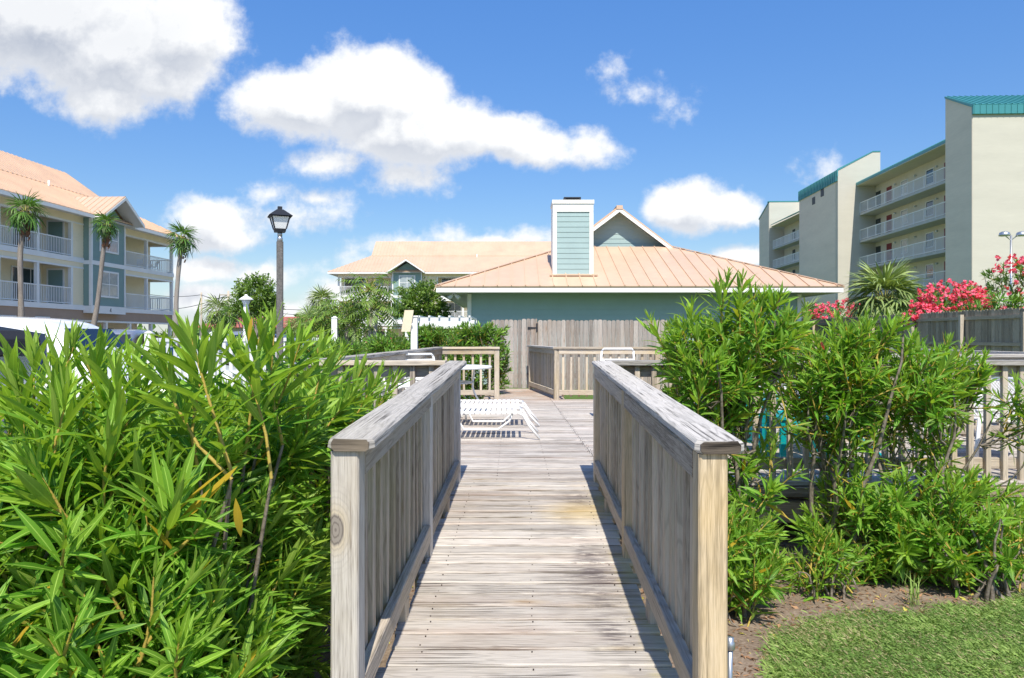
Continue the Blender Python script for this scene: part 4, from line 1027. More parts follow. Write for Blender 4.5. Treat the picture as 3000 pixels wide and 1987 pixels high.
okL=lambda p: p.x<(-.74 if p.y>2.2 else -.62)+.02*p.y-.02*p.z and p.y>1.42 and p.y<5.45
G1='oleander shrubs left of the ramp'
shrub('nearest oleander at lower left with its long leaves touching the left ramp post',(-1.05,2.15),[((-1.15,1.98,.64),(.48,.45,.55),150),((-1.15,2.1,1.15),(.35,.4,.22),34)],.15,whorls=12,W=.86,seed=3,group=G1,young=.35,ok=okL,flowers=0)
shrub('tall oleander at the far left in front of the parked white vehicle',(-2.1,2.6),[((-2.0,2.3,.74),(.8,.6,.58),150),((-1.95,2.5,1.22),(.7,.5,.14),40)],.155,whorls=12,W=.86,seed=5,group=G1,young=.55,ok=okL)
shrub('oleander with upright pale green shoots in front of the lamp post',(-1.25,2.95),[((-1.2,2.7,.8),(.5,.6,.58),130),((-1.08,2.6,1.28),(.42,.45,.16),40)],.15,whorls=12,W=.86,seed=8,group=G1,young=.7,ok=okL,flowers=1)
shrub('oleander filling the lower left corner with long leaves drooping over the ground',(-1.75,1.95),[((-1.75,1.75,.55),(.75,.34,.48),160),((-.8,2.5,.6),(.12,.45,.55),44)],.15,whorls=12,W=.86,seed=13,group=G1,young=.25,ok=okL)
shrub('oleander leaning on the cap of the left ramp railing, one pink bud in it',(-1.2,4.0),[((-1.12,3.9,.75),(.42,.9,.58),110),((-1.1,3.8,1.28),(.36,.75,.12),46)],.155,whorls=11,W=.86,seed=17,group=G1,young=.65,ok=okL,flowers=4,bias=(.3,0,0))
shrub('leafy oleander further back on the left beside the white picket fence',(-2.4,4.2),[((-2.4,4.0,.72),(.9,.85,.52),85),((-2.3,3.9,1.22),(.9,.6,.1),26)],.16,whorls=8,seed=19,group=G1,young=.55,ok=okL,tpls=MIDT)
# single tall shoots that stand above the mass
def tall(label,pts,L,seed,base,grp=G1,young=.6,ln=.4,wh=12,tp=None):
    random.seed(seed); r=thing('oleander_shrub',label,'shrub',(base[0],base[1],0),0,grp); fol=Fol(tp or NEAR); st=MB(); tw=st
    if seed==23:
        fol.leaf(at(728,1000,2.2),(.12,0,1),(0,-1,.1),.075,1.1,(.5,0,1),0); fol.leaf(at(690,1460,1.75),(.1,.05,-1),(.3,-1,.1),.105,1.3,(.8,0,1),1)
    for (p,d) in pts:
        p=V(p); p.z-=.085; d=V(d).normalized(); shoot(fol,tw,p,d,ln,L,wh,.85,young,0.)
        q=p-d*ln; b=V((base[0]+random.uniform(-.1,.1),base[1]+random.uniform(-.1,.1),0)); st.tube([b,b+(q-b)*.5+rv(.05)+Z_*.06,q],[.012,.009,.005],6,cap=False)
    fol.build('foliage',M['ole'],r); st.build('stems',M['stem'],r)
tall('group of the tallest oleander shoots left of centre, rising before the far palms',[(at(560,905,2.1),(-.3,0,1)),(at(640,930,2.2),(.1,.1,1)),(at(480,960,2.1),(-.5,0,.9)),(at(760,900,2.4),(.12,0,1)),(at(805,885,2.5),(-.1,.1,1)),(at(880,930,2.5),(.4,0,1)),(at(700,960,2.3),(-.3,.1,1))],.175,23,(-1.05,2.35))
tall('tall thin oleander shoots at the left edge before the white vehicle',[(at(100,960,2.3),(-.15,0,1)),(at(215,935,2.2),(.1,0,1)),(at(300,940,2.3),(.25,0,1)),(at(20,1010,2.2),(-.4,0,1)),(at(390,985,2.3),(.1,0,1)),(at(150,1010,2.1),(-.3,0,1)),(at(255,985,2.2),(-.2,0,1)),(at(60,1060,2.2),(-.3,0,1)),(at(340,1010,2.1),(0,.1,1)),(at(430,1050,2.2),(.2,0,1)),(at(200,1060,2.0),(.1,0,1))],.17,29,(-1.8,2.4))
tall('oleander shoots leaning against the left railing cap halfway along the ramp',[(at(930,960,3.1),(.2,.1,1)),(at(1000,985,3.3),(.25,.1,1)),(at(1060,1030,3.5),(.35,.1,.9)),(at(1110,1050,3.9),(.4,.1,.9)),(at(1160,1075,4.3),(.5,.1,.8)),(at(1090,1080,3.5),(.5,0,.8)),(at(1040,1090,3.1),(.6,0,.8)),(at(1130,1120,3.9),(.6,0,.7))],.16,25,(-1.05,3.7))
G2='oleander shrubs right of the ramp'
okR=lambda p: p.x>.86+.02*p.y and p.y<5.62 and (p.x<1.15 or not(.58+.2*math.sin(p.x*6.)<p.z<1.0+.14*math.sin(p.x*4.5+1)) or random.random()<.5)
kw=dict(tpls=MIDT,group=G2,ok=okR,young=.4)
shrub('tall dense oleander beside the right ramp railing, its top shoots crossing the pool house wall',(1.35,4.7),[((1.22,4.75,1.42),(.46,.5,.36),80),((1.55,4.7,1.72),(.36,.4,.2),26),((1.33,4.65,.5),(.36,.5,.4),46),((1.6,4.9,.85),(.25,.3,.2),10)],.125,whorls=10,seed=31,stemr=.02,flowers=3,**kw)
shrub('low bushy oleander against the foot of the right ramp post',(1.2,4.25),[((1.25,4.25,.36),(.36,.34,.3),58)],.115,whorls=8,seed=33,**kw)
shrub('small low oleander seedling at the edge of the soil bed',(1.95,4.62),[((1.98,4.6,.22),(.27,.2,.2),30)],.10,whorls=7,seed=35,stemr=.008,**kw)
shrub('broad oleander with bare grey stems in the middle of the right-hand row',(2.25,5.0),[((2.2,5.05,1.38),(.5,.42,.28),70),((2.35,5.,1.66),(.34,.35,.12),16),((2.35,4.9,.42),(.45,.3,.34),44),((2.25,5.0,.9),(.3,.3,.15),9)],.12,whorls=10,seed=37,stemr=.022,flowers=2,**kw)
shrub('oleander with a flat-topped crown and leaning stems in front of the deck railing',(2.75,5.0),[((2.72,5.05,1.36),(.42,.35,.26),56),((2.75,4.85,.42),(.52,.36,.4),84),((2.85,5.0,.9),(.3,.3,.15),8)],.12,whorls=9,seed=39,stemr=.018,**kw)
shrub('open oleander with thin crossing branches near the right edge',(3.0,5.15),[((3.05,5.2,1.44),(.36,.25,.17),24),((3.12,5.0,.45),(.42,.3,.26),34),((3.55,5.0,1.25),(.14,.2,.3),10)],.125,whorls=9,seed=41,stemr=.014,**kw)
shrub('short round oleander at the right end of the soil bed',(2.95,4.6),[((2.95,4.65,.34),(.46,.3,.3),46)],.11,whorls=8,seed=43,**kw)
random.seed(50)
tall('lone tall oleander shoots standing above the right-hand row',[(at(2135,765,4.7),(.15,0,1)),(at(2175,775,4.7),(.2,0,1)),(at(2100,800,4.7),(-.1,0,1)),(at(2215,815,4.7),(.3,0,1)),(at(2240,850,4.7),(.3,0,1)),(at(2030,855,4.6),(-.1,0,1)),(at(1905,900,4.6),(-.4,0,1)),(at(2110,850,4.8),(-.2,0,1))],.15,47,(1.45,4.75),G2,.55,.4,10,MIDT)
# row of oleanders beyond the left deck rail, and the green masses behind
G3='oleanders behind the left deck railing'
for i,(x,y,rx,zt_,lab) in enumerate(((-.62,14.2,.62,1.86,'oleander pushing over the railing behind the white table'),(-1.55,14.6,.7,1.84,'oleander between the white post and the table'),(-2.35,13.9,.6,1.62,'oleander with red flowers left of the white post'),(-3.3,12.8,.8,1.55,'oleander in the garden under the sago palm'))):
    shrub(lab,(x,y),[((x,y,zt_*.62),(rx,.45,zt_*.38),110),((x,y,zt_-.12),(rx*.9,.35,.14),40)],.15,tpls=FART,whorls=8,seed=60+i,leafmat='ole_far',group=G3,young=.5,flowers=(2,0,7,3)[i],side=.3,ns=3)
# pink oleanders beyond the dark fence
G4='pink flowering oleanders beyond the dark fence'
for i,(x,y,ell,fl,lab) in enumerate(((14.6,23.5,[((13.7,23.,2.55),(1.25,1.,.75),95),((12.6,22.6,2.2),(.6,.6,.35),18)],330,'wide pink-flowering oleander hanging over the dark fence'),
   (13.6,31.5,[((13.7,31.,2.3),(1.3,1,.85),70)],190,'pink-flowering oleander left of the fan palm by the pool house'),
   (14.2,20.5,[((13.9,20.5,3.3),(.65,.6,.55),26),((13.3,20.2,2.5),(.8,.6,.4),30)],45,'tall thin oleander with sparse pink flowers at the right edge'),
   (15.,24.5,[((15.2,24.4,2.4),(.8,.8,.7),34)],70,'pink-flowering oleander right of the fan palm'))):
    random.seed(90+i); r=shrub(lab,(x,y),ell,.2,tpls=FART,whorls=8,seed=70+i,leafmat='ole_far',group=G4,young=.25,side=.2,ns=4,stemr=.025)
    ff=Fol([leaf_tpl(2,.9,.2,.1)]); random.seed(75+i)
    for k in range(int(fl*1.0)):
        c,rad,_=random.choice(ell[:1]*3+ell); q=rv(random.uniform(.75,1.08)); q.y=-abs(q.y)
        p=V((c[0]+q.x*rad[0],c[1]+q.y*rad[1],c[2]+q.z*rad[2]+.03)); bloom(ff,p,.05,5,7)
    ff.build('blossoms',M['petal'],r)

# ------------------------------------------------------------------ palms
BL=[leaf_tpl(3,.055,b,.15) for b in (.5,1.0,1.5)]
def fan(fol,c,d,L,n=17,spread=R(205),dead=0.,young=.3,blade=BL,W=1.):
    d=d.normalized(); s=d.cross(Z_); s=(s.normalized() if s.length>.05 else X_); nn=s.cross(d).normalized(); s=(s+rv(.15)).normalized()
    for k in range(n):
        an=(k/(n-1)-.5)*spread; l=L*(1-.32*abs(an/(spread/2))**1.5)*random.uniform(.92,1.06)
        ax=d*math.cos(an)+s*math.sin(an)+nn*.08
        fol.leaf(c,ax,nn+rv(.15),l,W,(random.random(),young*random.uniform(.5,1.5),dead))
def fanpalm(label,path,rad,crown_r,seed,n=26,mat='palm',group='fan palms along the left building',skirt=4,boots=1.2,petl=.34,name='fan_palm',nb=17,bw=1.35,grp=True):
    random.seed(seed); p0=V(path[0]); r=thing(name,label,'palm tree',tuple(p0),0,group); top=V(path[-1])
    pts=[V(p) for p in path]; P=[]; 
    for i in range(len(pts)-1):
        for k in range(4): P.append(pts[i]+(pts[i+1]-pts[i])*k/4)
    P.append(pts[-1]); P2=[P[0]]+[(P[i-1]+P[i]*2+P[i+1])/4 for i in range(1,len(P)-1)]+[P[-1]]
    N=len(P2); m=MB(); m.tube(P2,[rad*.85*(1.3-.5*min(1,i/(N*.35)))*random.uniform(.95,1.05) for i in range(N)],12); m.build('trunk',M['bark'],r)
    m=MB(); L_=boots
    for k in range(46):
        t=random.random(); c=top-Z_*(t*L_)+ (P2[-2]-P2[-1]).normalized()*0; an=random.random()*6.28; o=V((math.cos(an),math.sin(an),0))
        m.obox(c+o*rad*.95+Z_*.03,(o*.5+Z_).normalized()*.09,o.cross(Z_)*.035,o*.018)
    m.build('leaf_bases',M['boot'],r)
    fol=Fol(BL); pm=MB()
    for k in range(n):
        u=(k+.5)/n; el=R(80)-u*R(128)+random.uniform(-.12,.12); az=k*2.4+random.uniform(-.3,.3)
        d=V((math.cos(az)*math.cos(el),math.sin(az)*math.cos(el),math.sin(el)))
        pl=crown_r*petl*random.uniform(.85,1.15); c=top+d*pl-Z_*(.12*pl*(1-math.sin(el)))
        pm.tube([top,top+d*pl*.5+Z_*.01,c],[.02,.014,.009],5,cap=False)
        dd=(d-Z_*(.25+.25*u)).normalized(); fan(fol,c,dd,crown_r*(1-petl)*1.15,nb,dead=0,young=.5*(1-u)+.15,W=bw)
    fol.build('fronds',M[mat],r); pm.build('petioles',M['twig'],r)
    if skirt:
        fo=Fol(BL); 
        for k in range(skirt):
            az=random.random()*6.28; d=V((math.cos(az)*.5,math.sin(az)*.5,-.85)); c=top+d*crown_r*.3; fan(fo,c,d-Z_*.5,crown_r*.4,9,R(120),1.,W=bw)
        fo.build('dead_fronds',M[mat],r)
    return r
fanpalm('tall fan palm in front of the balconies, leftmost of the three street palms',[(at(62,985,31)[0],31,0),at(62,900,31),at(58,740,31),at(74,620,31)],.15,1.05,81,n=17)
fanpalm('leaning curved fan palm in front of the teal bay of the left building',[(at(250,985,36)[0],36,0),at(285,900,36),at(300,760,36),at(311,660,36)],.15,.88,82,n=16)
fanpalm('fan palm standing just right of the left building end, sky behind it',[(at(514,985,38)[0],38,0),at(516,880,38),at(524,780,38),at(535,700,38)],.16,1.1,83,n=17)
S5='cabbage palms in the middle distance'
fanpalm('small round cabbage palm right of the lamp post against the sky',[(at(942,985,40)[0],40,0),at(942,920,40),at(942,885,40)],.2,1.05,84,n=30,mat='sabal',group=S5,skirt=0,boots=.9)
for i,(px,py,Y,cr,lab) in enumerate(((640,915,55,1.7,'bushy palm below the wires, left one of the pair behind the parked cars'),(672,925,52,1.1,'small palm with brown trunk beside the bushy palm'),(905,945,36,1.0,'short palm under the round cabbage palm'),(868,965,38,.9,'low palm just right of the lamp post base'))):
    fanpalm(lab,[(at(px,985,Y)[0],Y,0),at(px,py,Y)],.2,cr,86+i,n=26,mat='sabal' if i!=1 else 'palm',group=S5,skirt=3,boots=.6,nb=13)
fanpalm('large stiff fan palm behind the dark fence, in front of the tall building',[(13.9,27.2,0),(13.9,27.2,1.7),(13.8,27.2,2.9)],.24,1.75,95,n=46,mat='sabal',group='fan palms behind the dark fence',skirt=6,nb=21,petl=.42)
fanpalm('fan palm peeking out beside the right corner of the pool house',[(12.8,32,0),(12.8,32,2.3)],.2,1.3,96,n=22,mat='sabal',group='fan palms behind the dark fence',skirt=0,nb=15)
# sago palm and feathery plants by the left deck rail
FE=[leaf_tpl(2,.12,.4,.1)]
def feather(fol,base,d,L,n=34,pl=.16,droop=.8,W=1.,young=.3,wide=1.):
    d=d.normalized(); p=V(base); s=d.cross(Z_).normalized(); step=L/n
    for i in range(n):
        t=i/n; d=(d-Z_*droop*step/L*(.5+t)).normalized(); p=p+d*step; nn=s.cross(d)
        if t>.12:
            l=pl*math.sin(math.pi*(.15+.85*t)**.8)+.02
            for sg in (-1,1): fol.leaf(p,(s*sg+d*.55+nn*.15+rv(.06)),nn,l*wide,W,(random.random(),young*random.uniform(.5,1.5),0))
def sago(label,x,y,z,L,n,seed,name='sago_palm',grp='sago palms in the garden',h=.5,mat='palm',W=1.,pl=.17):
    random.seed(seed); r=thing(name,label,'palm',(x,y,0),0,grp); m=MB(); m.tube([(x,y,0),(x,y,h)],[.14,.12],10); m.build('trunk',M['boot'],r)
    f=Fol(FE)
    for k in range(n):
        u=k/n; el=R(80)-u*R(75); az=k*2.4; d=V((math.cos(az)*math.cos(el),math.sin(az)*math.cos(el),math.sin(el))); feather(f,(x,y,h),d,L*random.uniform(.85,1.1),40,pl,.9,W,.35)
    f.build('fronds',M[mat],r)
x,y,_=at(1160,985,15.5); sago('big arching sago palm left of the white post',x,y,0,1.25,40,101,h=.55)
x,y,_=at(1318,985,17.5); sago('sago palm top behind the railing oleanders, below the white pergola',x,y,0,.95,26,102,h=.8)
x,y,_=at(1345,985,18); sago('smaller sago palm right of the one below the pergola',x,y,0,.9,22,103,h=.8)
# split-leaf plants (tree philodendron)
PH=[leaf_tpl(2,.16,.6,.1),leaf_tpl(2,.16,1.1,.1)]
def philo(label,x,y,tops,seed,L=.42):
    random.seed(seed); r=thing('tree_philodendron',label,'garden plant',(x,y,0),0,'split-leaf garden plants'); f=Fol(PH); m=MB(); pm=MB()
    for (tx,ty,tz) in tops:
        m.tube([(x,y,0),((x+tx)/2,(y+ty)/2,tz*.6),(tx,ty,tz)],[.06,.05,.035],8)
        for k in range(20):
            el=R(70)-k/20*R(100); az=k*2.4+random.random()*.4; d=V((math.cos(az)*math.cos(el),math.sin(az)*math.cos(el),math.sin(el))); c=V((tx,ty,tz))+d*.32-Z_*.03
            pm.tube([(tx,ty,tz),c],[.012,.008],5,cap=False); dd=(d-Z_*.75).normalized(); s=dd.cross(Z_).normalized(); nn=s.cross(dd)
            for j in range(9):
                for sg in (-1,1): t=j/9; f.leaf(c+dd*L*t,(s*sg*(1-t*.55)+dd*(.35+t*.6)+rv(.08)),nn,L*.62*(1-.6*t),1.,(random.random(),random.uniform(.2,.8),0))
    f.build('foliage',M['myrtle'],r); m.build('stems',M['bark'],r); pm.build('petioles',M['twig'],r)
def T_(px,py,Y): return tuple(at(px,py,Y))
philo('tall split-leaf plant with drooping leaves in front of the far building balcony',at(1085,985,16)[0],16,[T_(1085,850,16),T_(1105,900,16)],111,.5)
philo('bushy split-leaf plant left of the tall one',at(1020,985,16.5)[0],16.5,[T_(1015,905,16.5),T_(1040,950,16.3),T_(985,925,16.8)],112,.45)
philo('low split-leaf plant above the white fence',at(950,985,17)[0],17,[T_(955,950,17),T_(925,960,17)],113,.42)
# crape myrtles
def leaftree(label,name,base,trunks,blobs,seed,n=900,ls=.1,group=None,mat='myrtle',cat='tree'):
    random.seed(seed); r=thing(name,label,cat,base,0,group); m=MB(); b=V(base); f=Fol([leaf_tpl(2,.5,.5,.1),leaf_tpl(2,.4,.9,.1)])
    for (c,rr) in blobs:
        c=V(c)
        for k in range(trunks):
            e=c+rv(.75*rr[0]); e.z=c.z+random.uniform(-.3,.5)*rr[2]; mid=b+(e-b)*.45+V((random.uniform(-.12,.12),random.uniform(-.12,.12),.1)); m.tube([b+V((random.uniform(-.08,.08),0,0)),mid,e],[.045,.03,.01],6,cap=False)
    tot=sum(b_[1][0]*b_[1][2] for b_ in blobs)
    for (c,rr) in blobs:
        nn=int(n*rr[0]*rr[2]/tot/26)+1
        for i in range(nn):
            q=rv(random.uniform(.45,1.05)); cc=V((c[0]+q.x*rr[0],c[1]+q.y*rr[1],c[2]+q.z*rr[2])); dd=(q+Z_*.5).normalized()
            y=random.random()
            for j in range(26): 
                ax=(dd+rv(.9)).normalized(); f.leaf(cc+dd*random.uniform(-.12,.16)+rv(.07),ax,rv()+Z_*.6,ls*random.uniform(.7,1.3),1.,(random.random(),y*.8,0))
    f.build('crown',M[mat],r); m.build('trunk',M['bark'],r); return r
leaftree('rounded crape myrtle tree with several thin trunks before the far building','crape_myrtle_tree',tuple(at(1232,985,26)[:2])+(0,),9,[(T_(1235,880,26),(.78,.7,.62)),(T_(1195,910,26),(.4,.4,.4)),(T_(1285,925,26),(.4,.4,.3))],121,8000,.115,'crape myrtles')
leaftree('crape myrtle tree just left of the lamp post with a few white blossoms','crape_myrtle_tree',tuple(at(745,985,30)[:2])+(0,),9,[(T_(752,865,30),(.95,.8,.72)),(T_(712,905,30),(.5,.5,.4)),(T_(780,905,30),(.55,.5,.4))],122,8000,.12,'crape myrtles')
random.seed(130)
for i,(px,Y,w_,h_) in enumerate(((560,48,1.6,1.6),(740,34,2.,1.35),(850,30,1.5,1.5),(960,20,1.,1.45),(1050,19,1.1,1.5),(1240,21,1.4,1.4),(1130,24,1.3,1.6),(655,42,1.4,1.5))):
    labs=['clipped green bush by the far end of the left building','dark green bush behind the parked cars','green bush right behind the lamp post','garden bush behind the white picket fence','garden bush beneath the split-leaf plant','garden bush in front of the far building porch','garden bush under the crape myrtle','bush beyond the silver cars']
    x=at(px,985,Y)[0]; leaftree(labs[i],'garden_bush',(x,Y,0),1,[((x,Y,h_*.55),(w_,w_*.6,h_*.5))],131+i,3000,.12,'garden bushes on the left',cat='bush')
# clipped hedge by the right corner of the pool house
x=9.2; leaftree('clipped hedge below the right corner of the pool house','garden_hedge',(9.5,21.5,0),1,[((8.2,21.5,1.),(1.5,.5,.6)),((10.3,21.5,1.),(1.2,.5,.55))],150,9000,.09,None,cat='hedge')
# distant tree line
random.seed(160); f=Fol([leaf_tpl(2,.8,.5,.1)])
for i in range(5200):
    x=random.uniform(-150,90); z=random.random(); h=3.2+1.4*math.sin(x*.13)+1.2*math.sin(x*.31+2); f.leaf((x,150+random.uniform(-6,6),z*h),rv()+Z_*.3,rv(),1.5,1.,(random.random(),random.random()*.5,0))
tag(f.build('distant_trees',M['myrtle']),'dark green line of trees along the horizon','trees',kind='stuff')

# ------------------------------------------------------------------ grass and litter
random.seed(170)
def inlawn(x,y):
    e=np.interp(x,[1.1,1.2,1.42,1.68,2.05,2.5,2.9,3.3,4.5],[3.0,3.45,3.92,4.16,4.26,4.28,4.4,4.62,4.75]); return y<e+random.gauss(0,.07)+.06*math.sin(x*8)*math.sin(x*3.1) and x>1.12+random.gauss(0,.05)
GT=[leaf_tpl(2,.11,b,.1) for b in (.5,1.2,1.9)]
f=Fol(GT); k=0
while k<52000:
    x=random.uniform(1.0,4.3); y=random.uniform(3.1,4.85)
    if x>y*.72+.15 or not inlawn(x,y): continue
    k+=1; an=random.random()*6.28; el=random.uniform(.2,1.2); tuft=math.sin(x*9+math.sin(y*7))*math.sin(y*11+x*3)
    f.leaf((x,y,.003),(math.cos(an),math.sin(an),el),(math.cos(an+1.5),math.sin(an+1.5),.3),random.uniform(.02,.046)*(1.15+.3*tuft),1.,(random.random(),max(0,min(1,.35+.4*tuft+random.gauss(0,.2))),1. if random.random()<.14-.1*tuft+.45*max(0,math.sin(x*2.3+1)*math.sin(y*4.1+.6)-.45) else 0))
tag(f.build('lawn_grass',M['grass']),'short green lawn grass at lower right','grass',kind='stuff')
f=Fol([leaf_tpl(2,.3,.8,.2),leaf_tpl(2,.2,1.5,.2)]); k=0
while k<9500:
    x=random.uniform(.62,4.2) if random.random()<.8 else random.uniform(-3.4,-.6); y=random.uniform(2.2,5.7)
    if x>0 and inlawn(x,y) and random.random()<.93: continue
    k+=1; an=random.random()*6.28; yl=1. if (random.random()<.10 and y>3.7) else 0.
    f.leaf((x,y,random.uniform(.003,.012)),(math.cos(an),math.sin(an),random.uniform(-.1,.25)),(random.gauss(0,.3),random.gauss(0,.3),1),random.choice((.015,.025,.04,.065)),random.uniform(.5,1.4),(random.random(),random.random(),yl))
tag(f.build('leaf_litter',M['litter']),'brown leaf litter and small yellow fallen leaves on the soil bed','leaf litter',kind='stuff')
random.seed(175)
r=thing('grass_tuft','pale upright grass tuft between the low oleanders','grass tuft',(2.42,4.42,0)); f=Fol(GT)
for k in range(26): an=random.random()*6.28; f.leaf((2.42+random.gauss(0,.02),4.42+random.gauss(0,.02),0),(math.cos(an)*.22,math.sin(an)*.22,1),(math.cos(an),math.sin(an),-.2),random.uniform(.12,.24),.35,(random.random(),.9,0))
f.build('blades',M['grass'],r)
# ------------------------------------------------------------------ lamps
x,y,_=at(820,985,14); r=thing('street_lamp','dark lantern on a tall grey concrete post, against the clouds','street lamp',(x,y,0))
m=MB(); m.plank((x,y,0),(x,y,3.42),.125,.125,up=(1,.35,0),bev=.02,nseg=10,jit=.001); m.build('pole',M['post_stone'],r)
m=MB(); m.lathe((x,y,3.42),[(.05,0),(.055,.06),(.038,.11)],14); m.lathe((x,y,3.53),[(.045,0),(.045,.07)],12); m.build('neck',M['gal'],r)
ca,sa=math.cos(.42),math.sin(.42)
def rr(a,b,z): return (x+a*ca-b*sa,y+a*sa+b*ca,z)
def frust(m,w0,z0,w1,z1): 
    v=[rr(sx*w,sy*w,z) for w,z in ((w0,z0),(w1,z1)) for sx,sy in ((-1,-1),(1,-1),(1,1),(-1,1))]
    m.add(v,[(3,2,1,0),(4,5,6,7)]+[(k,(k+1)%4,4+(k+1)%4,4+k) for k in range(4)])
m=MB(); frust(m,.095,3.6,.108,3.66); frust(m,.20,3.885,.185,3.9); frust(m,.215,3.901,.06,4.03); frust(m,.04,4.031,.04,4.09)
for sx in (-1,1):
    for sy in (-1,1): m.beam(rr(sx*.105,sy*.105,3.66),rr(sx*.165,sy*.165,3.89),.018,.018)
lt=m.build('lantern_frame',M['dark'],r); m=MB(); frust(m,.1,3.661,.158,3.884); m.build('lantern_glass',M['lampglass'],r)
x,y,_=at(721,985,19); r=thing('garden_lamp','small white garden lamp with a pagoda hat, left of the dark lantern','garden lamp',(x,y,0))
m=MB(); m.box(x-.05,x+.05,y-.05,y+.05,0,2.42); m.build('pole',M['whitev'],r)
m=MB(); m.lathe((x,y,2.42),[(.05,0),(.07,.02),(.12,.14)],14); m.build('lamp_glass',M['lampglass'],r)
m=MB(); m.lathe((x,y,2.56),[(.19,0),(.18,.012),(.1,.07),(.04,.1),(.03,.14)],16); m.build('lamp_hat',M['whitev'],r)
x,y=at(2962,985,47)[:2]; r=thing('floodlight_pole','grey parking light pole with two round heads before the tall building','light pole',(x,y,0)); zt_=at(2962,690,47).z
m=MB(); m.tube([(x,y,0),(x,y,zt_)],[.09,.06],10); m.build('pole',M['gal'],r)
for s in (-1,1):
    m=MB(); m.tube([(x,y,zt_-.3),(x+s*.35,y,zt_-.05),(x+s*.4,y,zt_+.1)],.035,8); m.build('arm',M['gal'],r)
    m=MB(); m.lathe((x+s*.55,y-.2,zt_+.1),[(.33,-.16),(.33,-.08),(.28,.06),(.12,.14)],16); h_=m.build('lamp_head',M['gal'],r); m=MB(); m.lathe((x+s*.55,y-.2,zt_-.06),[(.27,-.02),(.27,-.003)],16); m.build('lens',M['lampglass'],h_)
# ------------------------------------------------------------------ white post, pergola, picket fence
x,y=at(1214,985,12.4)[:2]; r=thing('white_post','white square post with a slanted beige board beside the left deck railing','post',(x,y,0))
m=MB(); m.plank((x,y,0),(x,y,1.94),.11,.11,up=(1,0,0),bev=.006,nseg=2,jit=.0003); m.box(x-.07,x+.07,y-.07,y+.07,1.941,1.965); m.build('shaft',M['whitev'],r)
a=at(1189,972,12.3); b=at(1199,909,12.3); m=MB(); M['beige']=paint('beige_board_paint',(.72,.62,.44),.6,.05); m.obox((a+b)/2,(b-a)/2,X_*.075,Y_*.02); bd=m.build('slanted_board',M['beige'],r)
m=MB(); m.beam((x-.07,y-.02,1.80),(x-.03,y-.1,1.82),.03,.03); m.build('bracket',M['whitev'],bd)
r=thing('pergola','low white pergola with rafter ends behind the garden, beside the pool house','pergola',(-2.3,20,0))
for y_ in (19.,22.):
    m=MB(); m.box(-2.75,-1.05,y_-.03,y_+.03,1.88,2.1); m.build('beam',M['whitev'],r)
    for x_ in (-2.7,-1.15): m=MB(); m.box(x_-.06,x_+.06,y_-.061,y_+.06,0,1.918); m.build('post',M['whitev'],r)
for i in range(7): m=MB(); x_=-2.68+i*.26; m.box(x_,x_+.05,18.9,22.1,2.102,2.15); m.build('rafter',M['whitev'],r)
r=thing('picket_fence','white picket fence running across behind the left oleanders','fence',(-6,16,0))
xs=[at(437,985,13.5)[0]-2.4,at(437,985,13.5)[0],-6.6+.4,-4.4+.2,at(981,985,16)[0]]
pts=[(xs[0],12.6),(xs[1],13.5),(-5.9,14.5),(xs[4],16.)]
for (xa,ya),(xb_,yb_) in zip(pts[1:],pts[2:]):
    a=V((xa,ya,0));b=V((xb_,yb_,0)); L_=(b-a).length; d=(b-a)/L_; nn=V((d.y,-d.x,0)); m=MB()
    for z in (1.55,.5): m.obox((a+b)/2+Z_*z,d*L_/2,nn*.03,Z_*.035)
    n=int(L_/.13)
    for i in range(n): c=a+d*(L_*(i+.5)/n); m.obox(c+nn*.001+Z_*.8,d*.03,nn*.012,Z_*.72)
    m.build('picket_panel',M['whitev'],r)
for i,(xa,ya) in enumerate(pts[1:],1): m=MB(); h=2.0 if i==3 else 1.66; m.box(xa-.06,xa+.06,ya-.06,ya+.06,0,h); m.lathe((xa,ya,h),[(.09,0),(.09,.02),(.01,.06)],4); m.build('post',M['whitev'],r)
